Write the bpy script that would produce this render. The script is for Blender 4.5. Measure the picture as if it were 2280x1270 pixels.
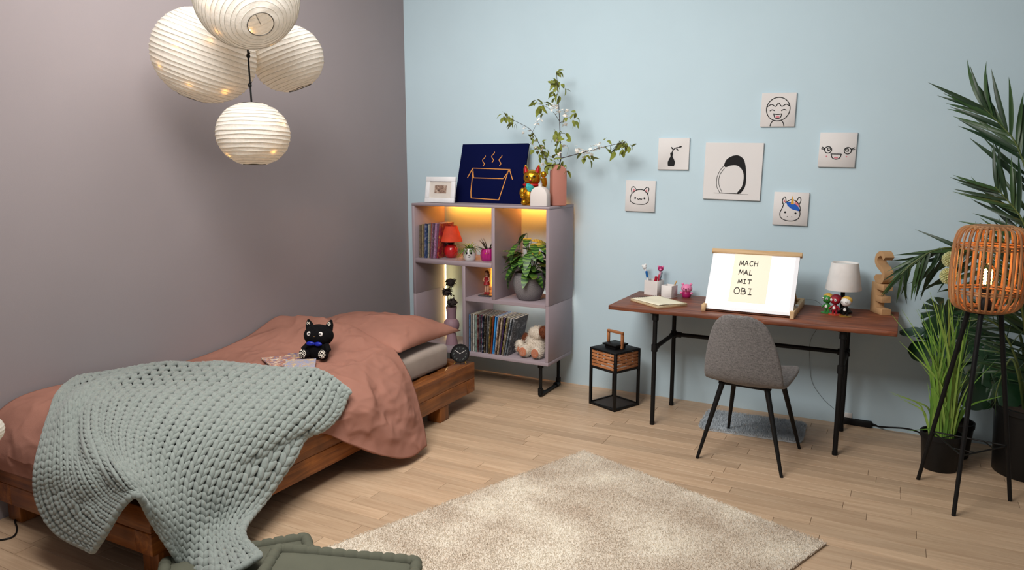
import bpy, bmesh, math, random
import numpy as np
from mathutils import Vector, Matrix, noise
from mathutils.bvhtree import BVHTree
random.seed(11); np.random.seed(11)
for _o in list(bpy.data.objects): bpy.data.objects.remove(_o, do_unlink=True)
SC = bpy.context.scene
COL = SC.collection
PI = math.pi
V = Vector
# ------------------------------------------------------------------ camera, world, lights, exposure
FPX, YAW, PIT = 1643.23, math.radians(-27.966), math.radians(9.178)
CAM = V((3.5904, -4.9484, 1.6157))
FW = V((math.sin(YAW)*math.cos(PIT), math.cos(YAW)*math.cos(PIT), -math.sin(PIT)))
RT = V((math.cos(YAW), -math.sin(YAW), 0)); UP = RT.cross(FW)
_cd = bpy.data.cameras.new('camera'); _co = bpy.data.objects.new('camera', _cd); COL.objects.link(_co)
_cd.sensor_fit = 'HORIZONTAL'; _cd.sensor_width = 36; _cd.lens = FPX/2280*36; _cd.clip_start = .05
_co.matrix_world = Matrix(((RT.x, UP.x, -FW.x, CAM.x), (RT.y, UP.y, -FW.y, CAM.y), (RT.z, UP.z, -FW.z, CAM.z), (0, 0, 0, 1)))
SC.camera = _co
_w = bpy.data.worlds.new('world'); SC.world = _w; _w.use_nodes = True
_w.node_tree.nodes['Background'].inputs[0].default_value = (.95, .97, 1, 1)
_w.node_tree.nodes['Background'].inputs[1].default_value = .25
def area_light(name, loc, target, sx, sy, power, col):
    l = bpy.data.lights.new(name, 'AREA'); l.shape = 'RECTANGLE'; l.size = sx; l.size_y = sy; l.energy = power; l.color = col; l.spread = math.radians(165)
    o = bpy.data.objects.new(name, l); COL.objects.link(o); o.location = loc
    o.rotation_euler = (V(target)-V(loc)).to_track_quat('-Z', 'Y').to_euler()
    return o
area_light('studio_key_light', (1.85, -3.65, 3.05), (1.6, -.3, .95), 1.5, .9, 92, (1, .97, .93))
area_light('studio_top_light', (1.45, -2.3, 3.3), (1.5, -1.9, 0), 2.0, 1.6, 42, (1, .97, .93))
SC.view_settings.view_transform = 'Standard'; SC.view_settings.look = 'None'
SC.view_settings.exposure = -0.24; SC.view_settings.gamma = 1.0; SC.view_settings.use_curve_mapping = False
# ------------------------------------------------------------------ pixel -> place helpers
def ray(px, py): return FW + RT*((px-1140)/FPX) - UP*((py-635)/FPX)
def atz(px, py, z=0.):
    d = ray(px, py); return CAM + d*((z-CAM.z)/d.z)
def aty(px, py, y=0.):
    d = ray(px, py); return CAM + d*((y-CAM.y)/d.y)
def atx(px, py, x=0.):
    d = ray(px, py); return CAM + d*((x-CAM.x)/d.x)
def mpp(P): return (V(P)-CAM).dot(FW)/FPX          # metres per photo pixel at P
def hz(px, py, P):                                  # height of a pixel on the vertical through P
    d = ray(px, py); n = V((P[0]-CAM.x, P[1]-CAM.y)); e = V((d.x, d.y)); return CAM.z + d.z*(n.dot(e)/e.dot(e))
# ------------------------------------------------------------------ materials
def lin(c):
    f = lambda x: x/12.92 if x <= .04045 else ((x+.055)/1.055)**2.4
    return tuple(f(max(0, min(255, x))/255) for x in c[:3])+(1,)
MATS = {}
class NT:
    def __init__(s, name):
        s.m = bpy.data.materials.new(name); s.m.use_nodes = True; s.t = s.m.node_tree; s.b = s.t.nodes['Principled BSDF']
    def n(s, typ, **kw):
        x = s.t.nodes.new(typ)
        for k, v in kw.items(): setattr(x, k, v)
        return x
    def l(s, a, b): s.t.links.new(a, b)
    def coord(s, scale=(1, 1, 1), rot=(0, 0, 0), offs=None, kind='Object'):
        tc = s.n('ShaderNodeTexCoord'); mp = s.n('ShaderNodeMapping'); mp.inputs['Scale'].default_value = scale; mp.inputs['Rotation'].default_value = rot
        s.l(tc.outputs[kind], mp.inputs['Vector'])
        if offs is not None: s.l(offs, mp.inputs['Location'])
        return mp.outputs[0]
    def noise(s, vec, scale, detail=3, rough=.55, dist=0):
        x = s.n('ShaderNodeTexNoise'); x.inputs['Scale'].default_value = scale; x.inputs['Detail'].default_value = detail
        x.inputs['Roughness'].default_value = rough; x.inputs['Distortion'].default_value = dist; s.l(vec, x.inputs['Vector']); return x.outputs['Fac']
    def ramp(s, fac, stops):
        r = s.n('ShaderNodeValToRGB'); e = r.color_ramp.elements
        while len(e) < len(stops): e.new(.5)
        for k, (p, c) in enumerate(stops): e[k].position = p; e[k].color = c
        s.l(fac, r.inputs[0]); return r.outputs[0]
    def bump(s, h, strength, dist=.01):
        b = s.n('ShaderNodeBump'); b.inputs['Strength'].default_value = strength; b.inputs['Distance'].default_value = dist
        s.l(h, b.inputs['Height']); s.l(b.outputs[0], s.b.inputs['Normal'])
    def base(s, rough=.6, metal=0, spec=.5, coat=0, sheen=0):
        b = s.b.inputs; b['Roughness'].default_value = rough; b['Metallic'].default_value = metal; b['Specular IOR Level'].default_value = spec
        b['Coat Weight'].default_value = coat; b['Sheen Weight'].default_value = sheen
def mul(c, k): return tuple(min(255, x*k) for x in c)
def mat(name, col, rough=.6, metal=0, spec=.4, var=(6., .06), bmp=None, coat=0, sheen=0, emit=None, alpha=1, trans=0):
    if name in MATS: return MATS[name]
    t = NT(name); t.base(rough, metal, spec, coat, sheen)
    if var:
        f = t.noise(t.coord(), var[0]); t.l(t.ramp(f, [(.25, lin(mul(col, 1-var[1]))), (.75, lin(mul(col, 1+var[1])))]), t.b.inputs['Base Color'])
    else: t.b.inputs['Base Color'].default_value = lin(col)
    if bmp: t.bump(t.noise(t.coord(), bmp[0], 4), bmp[1], bmp[2] if len(bmp) > 2 else .004)
    if emit: t.b.inputs['Emission Color'].default_value = lin(emit[0]); t.b.inputs['Emission Strength'].default_value = emit[1]
    if alpha < 1: t.b.inputs['Alpha'].default_value = alpha
    if trans: t.b.inputs['Transmission Weight'].default_value = trans
    MATS[name] = t.m; return t.m
def wood(name, c1, c2, scale=(2, 30, 30), rough=.5, bmp=.25, coat=0, knots=None, rnd=False):
    if name in MATS: return MATS[name]
    t = NT(name); t.base(rough, 0, .4, coat)
    offs = None; oi = t.n('ShaderNodeObjectInfo')
    if rnd:
        m = t.n('ShaderNodeMath', operation='MULTIPLY'); m.inputs[1].default_value = 37.; t.l(oi.outputs['Random'], m.inputs[0]); offs = m.outputs[0]
    vec = t.coord(scale, offs=offs)
    f = t.noise(vec, 1.6, 6, .62, .6)
    col = t.ramp(f, [(.28, lin(c1)), (.5, lin([(a+b)/2 for a, b in zip(c1, c2)])), (.72, lin(c2))])
    if knots:
        k = t.noise(t.coord((knots[0],)*3, offs=offs), 1., 2, .5)
        mx = t.n('ShaderNodeMixRGB', blend_type='MULTIPLY'); mx.inputs[0].default_value = knots[1]
        t.l(col, mx.inputs[1]); t.l(t.ramp(k, [(.3, (.25, .22, .2, 1)), (.55, (1, 1, 1, 1))]), mx.inputs[2]); col = mx.outputs[0]
    if rnd:
        hs = t.n('ShaderNodeHueSaturation'); mr = t.n('ShaderNodeMapRange'); mr.inputs['To Min'].default_value = .84; mr.inputs['To Max'].default_value = 1.1
        t.l(oi.outputs['Random'], mr.inputs['Value']); t.l(mr.outputs[0], hs.inputs['Value']); t.l(col, hs.inputs['Color']); col = hs.outputs[0]
    t.l(col, t.b.inputs['Base Color'])
    t.bump(f, bmp, .003); MATS[name] = t.m; return t.m
# ------------------------------------------------------------------ mesh builder
class MB:
    def __init__(s, M=None): s.v = []; s.f = []; s.M = M
    def add(s, vs, fs):
        o = len(s.v)
        s.v += [s.M @ V(v) for v in vs] if s.M is not None else [V(v) for v in vs]
        s.f += [tuple(i+o for i in f) for f in fs]; return s
    def box(s, x0, x1, y0, y1, z0, z1):
        return s.add([(x, y, z) for x in (x0, x1) for y in (y0, y1) for z in (z0, z1)],
                     [(0, 1, 3, 2), (4, 6, 7, 5), (0, 4, 5, 1), (2, 3, 7, 6), (0, 2, 6, 4), (1, 5, 7, 3)])
    def ring(s, rings, closed=False, caps=True):
        n = len(rings[0]); vs = [p for r in rings for p in r]; fs = []; m = len(rings)
        for k in range(m if closed else m-1):
            k2 = (k+1) % m
            for i in range(n): fs.append((k*n+i, k*n+(i+1) % n, k2*n+(i+1) % n, k2*n+i))
        if caps and not closed: fs.append(tuple(range(n))[::-1]); fs.append(tuple((m-1)*n+i for i in range(n)))
        return s.add(vs, fs)
    def tube(s, pts, r, n=8, closed=False, caps=True, flat=1.):
        pts = [V(p) for p in pts]; m = len(pts); rs = r if isinstance(r, (list, tuple)) else [r]*m
        t0 = (pts[1]-pts[0]).normalized(); nn = t0.orthogonal().normalized(); rings = []
        for k in range(m):
            a = pts[k-1] if (k or closed) else pts[0]; b = pts[(k+1) % m] if (k < m-1 or closed) else pts[-1]
            t = (b-a).normalized() if (b-a).length > 1e-9 else t0
            nn = (nn - t*nn.dot(t)).normalized(); bb = t.cross(nn)
            rings.append([pts[k]+(nn*math.cos(2*PI*i/n)+bb*math.sin(2*PI*i/n)*flat)*rs[k] for i in range(n)])
        return s.ring(rings, closed, caps)
    def cyl(s, a, b, r0, r1=None, n=14): return s.tube([a, b], [r0, r0 if r1 is None else r1], n)
    def lathe(s, prof, n=28, c=(0, 0, 0), fn=None):
        rings = []
        for r, z in prof:
            r = max(r, 1e-4)
            rings.append([(c[0]+r*(fn(2*PI*i/n, z) if fn else 1)*math.cos(2*PI*i/n), c[1]+r*(fn(2*PI*i/n, z) if fn else 1)*math.sin(2*PI*i/n), c[2]+z) for i in range(n)])
        return s.ring(rings)
    def ell(s, c, rx, ry=None, rz=None, n=14, m=9, R=None):
        ry = rx if ry is None else ry; rz = rx if rz is None else rz; c = V(c); rings = []
        for k in range(m+1):
            a = PI*(k/m) if 0 < k < m else (.02 if k == 0 else PI-.02)
            rg = []
            for i in range(n):
                p = V((rx*math.sin(a)*math.cos(2*PI*i/n), ry*math.sin(a)*math.sin(2*PI*i/n), -rz*math.cos(a)))
                rg.append(c+(R @ p if R is not None else p))
            rings.append(rg)
        return s.ring(rings)
    def prism(s, poly, a, b, fn=None):
        fn = fn or (lambda x, y, t: (x, y, t)); n = len(poly)
        vs = [fn(x, y, a) for x, y in poly]+[fn(x, y, b) for x, y in poly]
        return s.add(vs, [tuple(range(n))[::-1], tuple(range(n, 2*n))]+[(i, (i+1) % n, n+(i+1) % n, n+i) for i in range(n)])
    def grid(s, P, close=False):
        h = len(P); w = len(P[0])
        return s.add([p for r in P for p in r], [(j*w+i, j*w+(i+1) % w, (j+1)*w+(i+1) % w, (j+1)*w+i) for j in range(h-1) for i in range(w if close else w-1)])
    def stroke(s, pts, w, fn, z=.0008):
        pts = [V((p[0], p[1])) for p in pts]; L = []; R = []
        for k in range(len(pts)):
            a = pts[max(0, k-1)]; b = pts[min(len(pts)-1, k+1)]; d = b-a
            if pts[0] == pts[-1] and k in (0, len(pts)-1): d = pts[1]-pts[-2]
            d = d.normalized() if d.length > 1e-9 else V((1, 0)); nrm = V((-d.y, d.x))*w/2
            if k == 0 and pts[0] != pts[-1]: pts[k] = pts[k]-d*w*.4
            L.append(pts[k]+nrm); R.append(pts[k]-nrm)
        n = len(pts); vs = [fn(p.x, p.y, z) for p in L]+[fn(p.x, p.y, z) for p in R]
        return s.add(vs, [(k, k+1, n+k+1, n+k) for k in range(n-1)])
    def fill(s, poly, fn, z=.0005): return s.add([fn(x, y, z) for x, y in poly], [tuple(range(len(poly)))])
WM = {}
def build(mb, name, m, parent=None, bevel=0, seg=2, smooth=45, recalc=True, kind=None, sub=0, solid=0):
    me = bpy.data.meshes.new(name)
    me.from_pydata([tuple(v) for v in mb.v], [], mb.f)
    if recalc or bevel:
        bm = bmesh.new(); bm.from_mesh(me)
        if recalc: bmesh.ops.recalc_face_normals(bm, faces=bm.faces)
        if bevel:
            ed = [e for e in bm.edges if len(e.link_faces) == 2 and e.calc_face_angle(0) > .5]
            bmesh.ops.bevel(bm, geom=ed, offset=bevel, segments=seg, affect='EDGES', profile=.5, clamp_overlap=True)
        bm.to_mesh(me); bm.free()
    if smooth:
        me.polygons.foreach_set('use_smooth', [True]*len(me.polygons)); me.set_sharp_from_angle(angle=math.radians(smooth))
    me.materials.append(m)
    o = bpy.data.objects.new(name, me); COL.objects.link(o); WM[o] = Matrix()
    if solid: md = o.modifiers.new('thick', 'SOLIDIFY'); md.thickness = solid; md.offset = -1
    if sub: md = o.modifiers.new('smooth', 'SUBSURF'); md.levels = sub; md.render_levels = sub
    if parent: adopt(o, parent)
    if kind: o['kind'] = kind
    return o
def adopt(o, parent): o.parent = parent; o.matrix_parent_inverse = WM[parent].inverted()
def tag(o, label, cat, group=None):
    o['label'] = label; o['category'] = cat
    if group: o['group'] = group
    return o
def thing(name, label, cat, loc=(0, 0, 0), group=None):
    o = bpy.data.objects.new(name, None); COL.objects.link(o); o.location = loc; o.empty_display_size = .05
    WM[o] = Matrix.Translation(V(loc)); return tag(o, label, cat, group)
def inst(src, name, Mx, parent, m=None):           # another object with the same mesh data
    o = bpy.data.objects.new(name, src.data if hasattr(src, 'data') else src); COL.objects.link(o); o.matrix_basis = Mx; WM[o] = Mx.copy()
    if parent: adopt(o, parent)
    return o
def struct(o): o['kind'] = 'structure'; return o
def cr(p0, p1, p2, p3, t): return .5*((2*p1)+(p2-p0)*t+(2*p0-5*p1+4*p2-p3)*t*t+(3*p1-p0-3*p2+p3)*t*t*t)
def crl(P, t):
    n = len(P)-1; x = max(0, min(.999999, t))*n; k = int(x); f = x-k
    g = lambda i: P[i] if 0 <= i <= n else (P[0]*2-P[1] if i < 0 else P[n]*2-P[n-1])
    return cr(g(k-1), g(k), g(k+1), g(k+2), f)
def crs(G, u, v): return crl([crl(r, u) for r in G], v)
def path(pts, n=20): P = [V(p) for p in pts]; return [crl(P, k/(n-1)) for k in range(n)]
def frame(o, x, y=None, z=None):                    # matrix from origin and axes
    x = V(x).normalized()
    if z is None: y = V(y); z = x.cross(y).normalized(); y = z.cross(x)
    else: z = V(z); y = z.cross(x).normalized(); z = x.cross(y)
    return Matrix(((x.x, y.x, z.x, o[0]), (x.y, y.y, z.y, o[1]), (x.z, y.z, z.z, o[2]), (0, 0, 0, 1)))
def RZ(deg, loc=(0, 0, 0)): return Matrix.Translation(V(loc)) @ Matrix.Rotation(math.radians(deg), 4, 'Z')
def circ(cx, cy, rx, ry=None, n=20, a0=0, a1=2*PI):
    ry = rx if ry is None else ry; return [(cx+rx*math.cos(a0+(a1-a0)*k/(n-1)), cy+ry*math.sin(a0+(a1-a0)*k/(n-1))) for k in range(n)]
BLACK = mat('black_metal', (14, 14, 15), .55, .2, .35, var=(20, .1))
INK = mat('black_ink', (16, 16, 18), .8, var=None)
WHITEP = mat('white_plastic', (226, 224, 222), .45)
# ------------------------------------------------------------------ the room
ZC = 3.45
WL = mat('mauve_grey_paint', (151, 142, 144), .92, 0, .15, var=(1.5, .015), bmp=(260, .12, .002))
WB = mat('pale_blue_paint', (190, 211, 221), .92, 0, .15, var=(1.5, .012), bmp=(260, .12, .002))
struct(build(MB().box(-.12, 0, -6.2, .12, -.1, ZC), 'wall_left', WL))
struct(build(MB().box(0, 6.2, 0, .12, -.1, ZC), 'wall_back', WB))
struct(build(MB().box(-.12, 6.2, -6.2, .12, ZC, ZC+.1), 'ceiling', mat('ceiling_white', (225, 225, 222), .95)))
FLW1, FLW2 = (180, 149, 120), (210, 182, 152)
floor = struct(build(MB().box(0, 6.2, -6.2, 0, -.1, -.006), 'floor', mat('floor_joint', (120, 92, 68), .8)))
PLK = wood('oak_laminate', FLW1, FLW2, (1.6, 26, 26), .42, .12, rnd=True)
PLK2 = wood('oak_laminate_far', FLW1, FLW2, (1.6, 26, 26), .42, .12)
pw = .0805; lens_ = [.62, .78, .94, 1.1]
pms = {}
for L in lens_:
    mb = MB().box(.0008, L-.0008, -pw+.0006, -.0006, -.006, 0)
    o = build(mb, 'plank', PLK, bevel=.0008, seg=1, smooth=0); pms[L] = o.data; bpy.data.objects.remove(o)
far = MB(); npl = 0
for r in range(77):
    y = -r*pw; x = -random.random()*.9
    while x < 6.2:
        L = random.choice(lens_)
        c = V((x+L/2, y-pw/2, 0)); d = c-CAM; zz = d.dot(FW)
        px, py = 1140+FPX*d.dot(RT)/max(zz, .01), 635-FPX*d.dot(UP)/max(zz, .01)
        vis = zz > .3 and -260 < px < 2500 and py < 1300
        hid = (1.75 < x and x+L < 2.9 and -2.7 < y < -1.95) or (x+L < .9 and -3.0 < y)
        if vis and not hid and x >= 0 and x+L <= 6.2 and npl < 298:
            inst(pms[L], 'plank', Matrix.Translation((x, y, 0)), floor); npl += 1
        else:
            a = max(x, 0.0); b = min(x+L, 6.2)
            if b-a > .01: far.box(a+.0008, b-.0008, y-pw+.0006, y-.0006, -.006, 0)
        x += L
build(far, 'planks', PLK2, floor, smooth=0, kind='stuff')
# ------------------------------------------------------------------ bed
def beamwood(name, axis):
    sc = {0: (1.5, 22, 22), 1: (22, 1.5, 22), 2: (22, 22, 1.5)}[axis]
    return wood(name, (108, 58, 23), (184, 112, 50), sc, .42, .25, .15, knots=(6, .55), rnd=True)
BX, BY = beamwood('stained_beam_across', 0), beamwood('stained_beam_along', 1); BZ = beamwood('stained_post', 2)
bed = thing('bed_frame', 'low bed frame of stacked brown stained wooden beams along the mauve wall', 'bed', (.55, -2.0, 0))
yh, yf, xr, xl = -.78, -3.24, 1.09, .02
def beam(x0, x1, y0, y1, z0, z1, m): return build(MB().box(x0, x1, y0, y1, z0, z1), 'beam', m, bed, .004)
beam(xr-.1, xr, yf+.1, yh, .1965, .302, BY); beam(xl, xl+.1, yf+.1, yh, .1965, .302, BY)
beam(xl, xr, yf, yf+.099, .1965, .302, BX); beam(xl+.101, xr-.101, yh-.1, yh, .1965, .302, BX)
beam(xr-.1, xr, yf, yh-.101, .1, .1955, BY); beam(xl, xl+.1, yf, yh-.101, .1, .1955, BY)
beam(xl+.101, xr-.101, yf, yf+.1, .1, .1955, BX); beam(xl, xr, yh-.1, yh, .1, .1955, BX)
for x in (xl+.005, xr-.105):
    for y in ((-1.2, -3.21) if x > .5 else (-1.2, -2.15, -3.21)): build(MB().box(x, x+.1, y, y+.1, 0, .1), 'leg', BZ, bed, .004)
for k in range(11): build(MB().box(xl+.101, xr-.101, -3.1+k*.205, -3.02+k*.205, .27, .296), 'slat', BX, bed, .002)
SHEET = mat('taupe_jersey_sheet', (158, 144, 134), .9, 0, .2, var=(8, .04), bmp=(30, .1, .004), sheen=.2)
mb = MB().box(xl+.02, xr-.105, -3.12, -.93, .297, .452)
mt = tag(build(mb, 'mattress', SHEET, None, .035, 4), 'mattress in a smooth taupe fitted sheet on the beam bed', 'mattress')
TERR = None
def linen(name, col):
    t = NT(name); t.base(.95, 0, .15, 0, 0)
    v = t.coord(); f = t.noise(v, 3.2, 3)
    t.l(t.ramp(f, [(.3, lin(mul(col, .95))), (.7, lin(mul(col, 1.05)))]), t.b.inputs['Base Color'])
    # crumpled creases
    n1 = t.n('ShaderNodeTexNoise', noise_type='RIDGED_MULTIFRACTAL') ; n1.inputs['Scale'].default_value = 5.5; n1.inputs['Detail'].default_value = 4; n1.inputs['Distortion'].default_value = 1.2
    t.l(v, n1.inputs['Vector']); n2 = t.noise(v, 420, 2)
    ad = t.n('ShaderNodeMath', operation='MULTIPLY_ADD'); t.l(n2, ad.inputs[0]); ad.inputs[1].default_value = .05; t.l(n1.outputs['Fac'], ad.inputs[2])
    t.bump(ad.outputs[0], .9, .02); MATS[name] = t.m; return t.m
TERR = linen('terracotta_linen', (160, 113, 98))
def rid(p, s): return (1-abs(noise.noise(p*s)))**3
rows = [
 [(.02,-1.30,.57),(.25,-1.26,.57),(.5,-1.24,.57),(.70,-1.31,.55),(.93,-1.45,.52),(1.10,-1.54,.42),(1.20,-1.58,.26),(1.30,-1.66,.05)],
 [(.02,-1.48,.645),(.25,-1.46,.65),(.5,-1.46,.625),(.72,-1.52,.585),(.97,-1.66,.54),(1.14,-1.73,.43),(1.24,-1.78,.24),(1.31,-1.83,.045)],
 [(.02,-1.75,.565),(.25,-1.75,.565),(.5,-1.75,.545),(.75,-1.80,.54),(.98,-1.88,.51),(1.15,-1.93,.42),(1.22,-1.97,.27),(1.27,-1.99,.10)],
 [(.02,-2.05,.52),(.25,-2.05,.525),(.5,-2.05,.53),(.75,-2.07,.53),(.97,-2.1,.50),(1.11,-2.13,.43),(1.165,-2.15,.34),(1.18,-2.16,.21)],
 [(.02,-2.3,.515),(.25,-2.3,.52),(.5,-2.3,.525),(.75,-2.3,.525),(.96,-2.3,.495),(1.07,-2.31,.43),(1.11,-2.32,.36),(1.105,-2.33,.31)],
 [(.02,-2.65,.54),(.25,-2.65,.535),(.5,-2.65,.535),(.75,-2.65,.53),(.95,-2.65,.49),(1.05,-2.66,.43),(1.085,-2.67,.36),(1.075,-2.68,.312)],
 [(.02,-2.95,.565),(.25,-2.95,.56),(.5,-2.95,.55),(.75,-2.95,.53),(.94,-2.95,.485),(1.04,-2.95,.43),(1.075,-2.95,.36),(1.07,-2.95,.312)],
 [(.02,-3.13,.55),(.25,-3.13,.545),(.5,-3.13,.53),(.75,-3.13,.505),(.93,-3.12,.46),(1.02,-3.1,.41),(1.06,-3.09,.35),(1.06,-3.08,.312)],
 [(.02,-3.235,.48),(.25,-3.235,.475),(.5,-3.235,.46),(.75,-3.23,.44),(.92,-3.2,.405),(1.0,-3.17,.365),(1.045,-3.14,.33),(1.05,-3.12,.312)],
 [(.02,-3.285,.37),(.25,-3.285,.37),(.5,-3.28,.365),(.75,-3.27,.355),(.9,-3.235,.335),(.98,-3.2,.32),(1.03,-3.16,.314),(1.045,-3.13,.31)],
 [(.02,-3.275,.285),(.25,-3.275,.285),(.5,-3.27,.29),(.75,-3.262,.30),(.89,-3.235,.308),(.97,-3.2,.310),(1.02,-3.17,.311),(1.035,-3.14,.309)]]
DG = [[V(p) for p in r] for r in rows]
nu, nv = 150, 190
P = []
for j in range(nv):
    R_ = []
    for i in range(nu):
        u, v = i/(nu-1), j/(nv-1); p = crs(DG, u, v)
        e = min(1, u*9, (1-u)*9, v*9+.3, (1-v)*14)
        q = V((p.x*1.0, p.y*.75, p.z))
        d = .020*noise.noise(q*3.1)+.013*noise.noise(V((p.x*4+p.y*3, p.y*6-p.x*4, p.z*4)))+.014*(rid(V((p.x*2.2+p.y, p.y*1.2-p.x*.7, p.z+3)), 2.3)-.5)+.011*(rid(V((p.x+p.y*.5, p.y-p.x*.6, p.z*1.2+7)), 6.5)-.5)+.006*(rid(V((p.x-p.y*.4, p.y*.8+p.x*.6, p.z*1.2+11)), 13)-.5)
        side = max(0, min(1, (p.x-1.0)/.15)); d += side*.022*math.sin(p.y*21+3*noise.noise(q*4))*max(0, min(1, (-p.y-1.3)*1.5))*max(0, min(1, (2.6+p.y)*2))
        nrm = V((side*1.0, -1 if v > .9 else 0, 1-side*.7)).normalized()
        p = p+nrm*d*max(0, e); p.x = max(.006, p.x)
        R_.append(p)
    P.append(R_)
dm = MB().grid(P); duvet = tag(build(dm, 'duvet', TERR, smooth=180, solid=.022), 'rumpled terracotta linen duvet spread over the bed, hanging off its open side', 'duvet')
bpy.context.view_layer.update()
dbvh = BVHTree.FromPolygons([tuple(v) for v in dm.v], dm.f)
def on_duvet(px, py):
    h = dbvh.ray_cast(CAM, ray(px, py).normalized()); return h[0]
def duvz(x, y):
    h = dbvh.ray_cast(V((x, y, 2)), V((0, 0, -1))); return h[0].z if h[0] else .45
# pillow
P = []
top = []; bot = []
n = 44
cxp, cyp = .485, -1.125
for j in range(n+1):
    rt = []; rb = []
    for i in range(n+1):
        u, v = -1+2*i/n, -1+2*j/n
        prof = max(0, (1-abs(u)**2.6))**.55*max(0, (1-abs(v)**2.6))**.55
        x = u*(.50-.035*(1-v*v)*abs(u)); y = v*(.345-.035*(1-u*u)*abs(v))
        q = V((x*3, y*3, 1)); wr = .010*noise.noise(q*2.5)+.008*rid(V((x*5+y*3, y*3-x, 4)), 2.0)*min(1, 6*(1-abs(u))+.2)
        base = V((cxp+x, cyp+y, .492+.018*u))
        rt.append(base+V((0, 0, .135*prof+wr*prof**.3))); rb.append(base-V((0, 0, .045*prof+.001)))
    top.append(rt); bot.append(rb)
mb = MB().grid(top).grid(bot)
pl = build(mb, 'pillow', TERR, smooth=180); tag(pl, 'plump terracotta linen pillow at the head of the bed', 'pillow')
bm = bmesh.new(); bm.from_mesh(pl.data); bmesh.ops.remove_doubles(bm, verts=bm.verts, dist=.0025); bmesh.ops.recalc_face_normals(bm, faces=bm.faces); bm.to_mesh(pl.data); bm.free()
# ------------------------------------------------------------------ chunky knit blanket
K = .42105
GP = [[(345,225),(450,165),(620,120),(860,97),(1080,100),(1300,112),(1500,128),(1690,150),(1850,265)],
[(270,400),(360,380),(450,330),(620,270),(820,260),(1050,270),(1300,280),(1560,290),(1760,400)],
[(195,620),(330,580),(440,520),(560,430),(720,420),(920,430),(1150,450),(1370,480),(1600,510)],
[(205,800),(360,730),(470,650),(590,580),(690,560),(850,620),(1000,680),(1200,720),(1410,780)],
[(300,960),(450,880),(560,770),(670,700),(730,720),(850,830),(980,930),(1150,960),(1280,960)],
[(490,1065),(560,960),(640,830),(730,768),(800,890),(900,1040),(1000,1160),(1190,1185),(1375,1090)]]
TP = [['d']*9, ['d']*9,
 ['y-3.35','y-3.33']+['d']*6+['x1.15'],
 ['y-3.37','y-3.36','y-3.34','d','d','d','x1.13','x1.16','x1.18'],
 ['y-3.38','y-3.37','y-3.34','y-3.31','x1.09','x1.15','x1.19','x1.215','z.155'],
 ['y-3.39','y-3.38','y-3.35','y-3.32','x1.13','x1.18','x1.22','z.135','z.15']]
BG = []
for r, t in zip(GP, TP):
    row = []
    for (a, b), k in zip(r, t):
        px, py = a*K, 780+b*K
        if k == 'd':
            h = on_duvet(px, py); p = (h+V((.01, -.012, .03))) if h else atz(px, py, .56)
        else: p = {'x': atx, 'y': aty, 'z': atz}[k[0]](px, py, float(k[1:]))
        row.append(p)
    BG.append(row)
NC, NR = 30, 31
def bs(u, v):
    p = crs(BG, u, v)
    # rolled fold near the wall side and a soft wave
    f = math.exp(-((v-.12-.25*max(0, .36-u))/.075)**2)*max(0, min(1, (u-.06)*7))*max(0, min(1, (.44-u)*6))
    p = p+V((.02, -.03, .055))*f
    f2 = math.exp(-((v-.03)/.05)**2)*max(0, min(1, (u-.78)*8)); p = p+V((0, 0, .028))*f2
    p = p+V((.3, -.3, 1))*(.008*noise.noise(p*5))
    ub = .33-.05*math.sin(v*4); s_ = max(0, min(1, (u-ub+.035)/.07)); s_ = s_*s_*(3-2*s_); k_ = max(0, min(1, (v-.12)*6))*max(0, min(1, (.92-v)*6))
    p = p+V((.15, -.55, .82))*(k_*(.034*s_*max(0, min(1, (.75-u)*3))+.018*math.exp(-((u-ub-.03)/.03)**2)))
    return p
CACHE = {}
def bsurf(u, v, off=.026):
    key = (round(u, 5), round(v, 5))
    if key in CACHE: return CACHE[key]
    p = bs(u, v); h = dbvh.find_nearest(p, .2)
    if h[0] is not None:
        nrm = h[1] if h[1].dot(V((.3, -.3, 1))) > 0 else -h[1]
        dd = (p-h[0]).dot(nrm)
        lim = .05 if (v < .5 and u < .8) else .03
        if dd < off and dd > -lim-.04: p = p+nrm*min(off-dd, lim)
    p.z = max(p.z, .03); CACHE[key] = p; return p
gb = MB(); gn = MB()
G2 = [[None]*(NC*2+1) for _ in range(NR*2+1)]
for j in range(NR*2+1):
    for i in range(NC*2+1): G2[j][i] = bsurf(i/(NC*2), j/(NR*2))
for _it in range(4):
    H2 = [r[:] for r in G2]
    for j in range(NR*2+1):
        for i in range(NC*2+1):
            s_ = V(); k_ = 0
            for dj, di in ((0, 1), (0, -1), (1, 0), (-1, 0)):
                jj, ii = j+dj, i+di
                if 0 <= jj <= NR*2 and 0 <= ii <= NC*2 and (0 < j < NR*2 or dj == 0) and (0 < i < NC*2 or di == 0): s_ += H2[jj][ii]; k_ += 1
            G2[j][i] = H2[j][i]*.5+s_*(.5/k_) if k_ == 4 or ((i in (0, NC*2)) != (j in (0, NR*2))) else H2[j][i]
def bsm(u, v):
    x_, y_ = max(0, min(NC*2-1e-6, u*NC*2)), max(0, min(NR*2-1e-6, v*NR*2)); i, j = int(x_), int(y_); fx, fy = x_-i, y_-j
    return (G2[j][i]*(1-fx)+G2[j][i+1]*fx)*(1-fy)+(G2[j+1][i]*(1-fx)+G2[j+1][i+1]*fx)*fy
def nrm_at(j, i):
    a = G2[j][min(i+1, NC*2)]-G2[j][max(i-1, 0)]; b = G2[min(j+1, NR*2)][i]-G2[max(j-1, 0)][i]
    n_ = b.cross(a); n_ = n_.normalized() if n_.length > 1e-9 else V((0, 0, 1)); return n_, a, b
KN = mat('sage_grey_chunky_wool', (143, 151, 146), .95, 0, .15, var=(45, .07), bmp=(420, .35, .003), sheen=.4)
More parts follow.
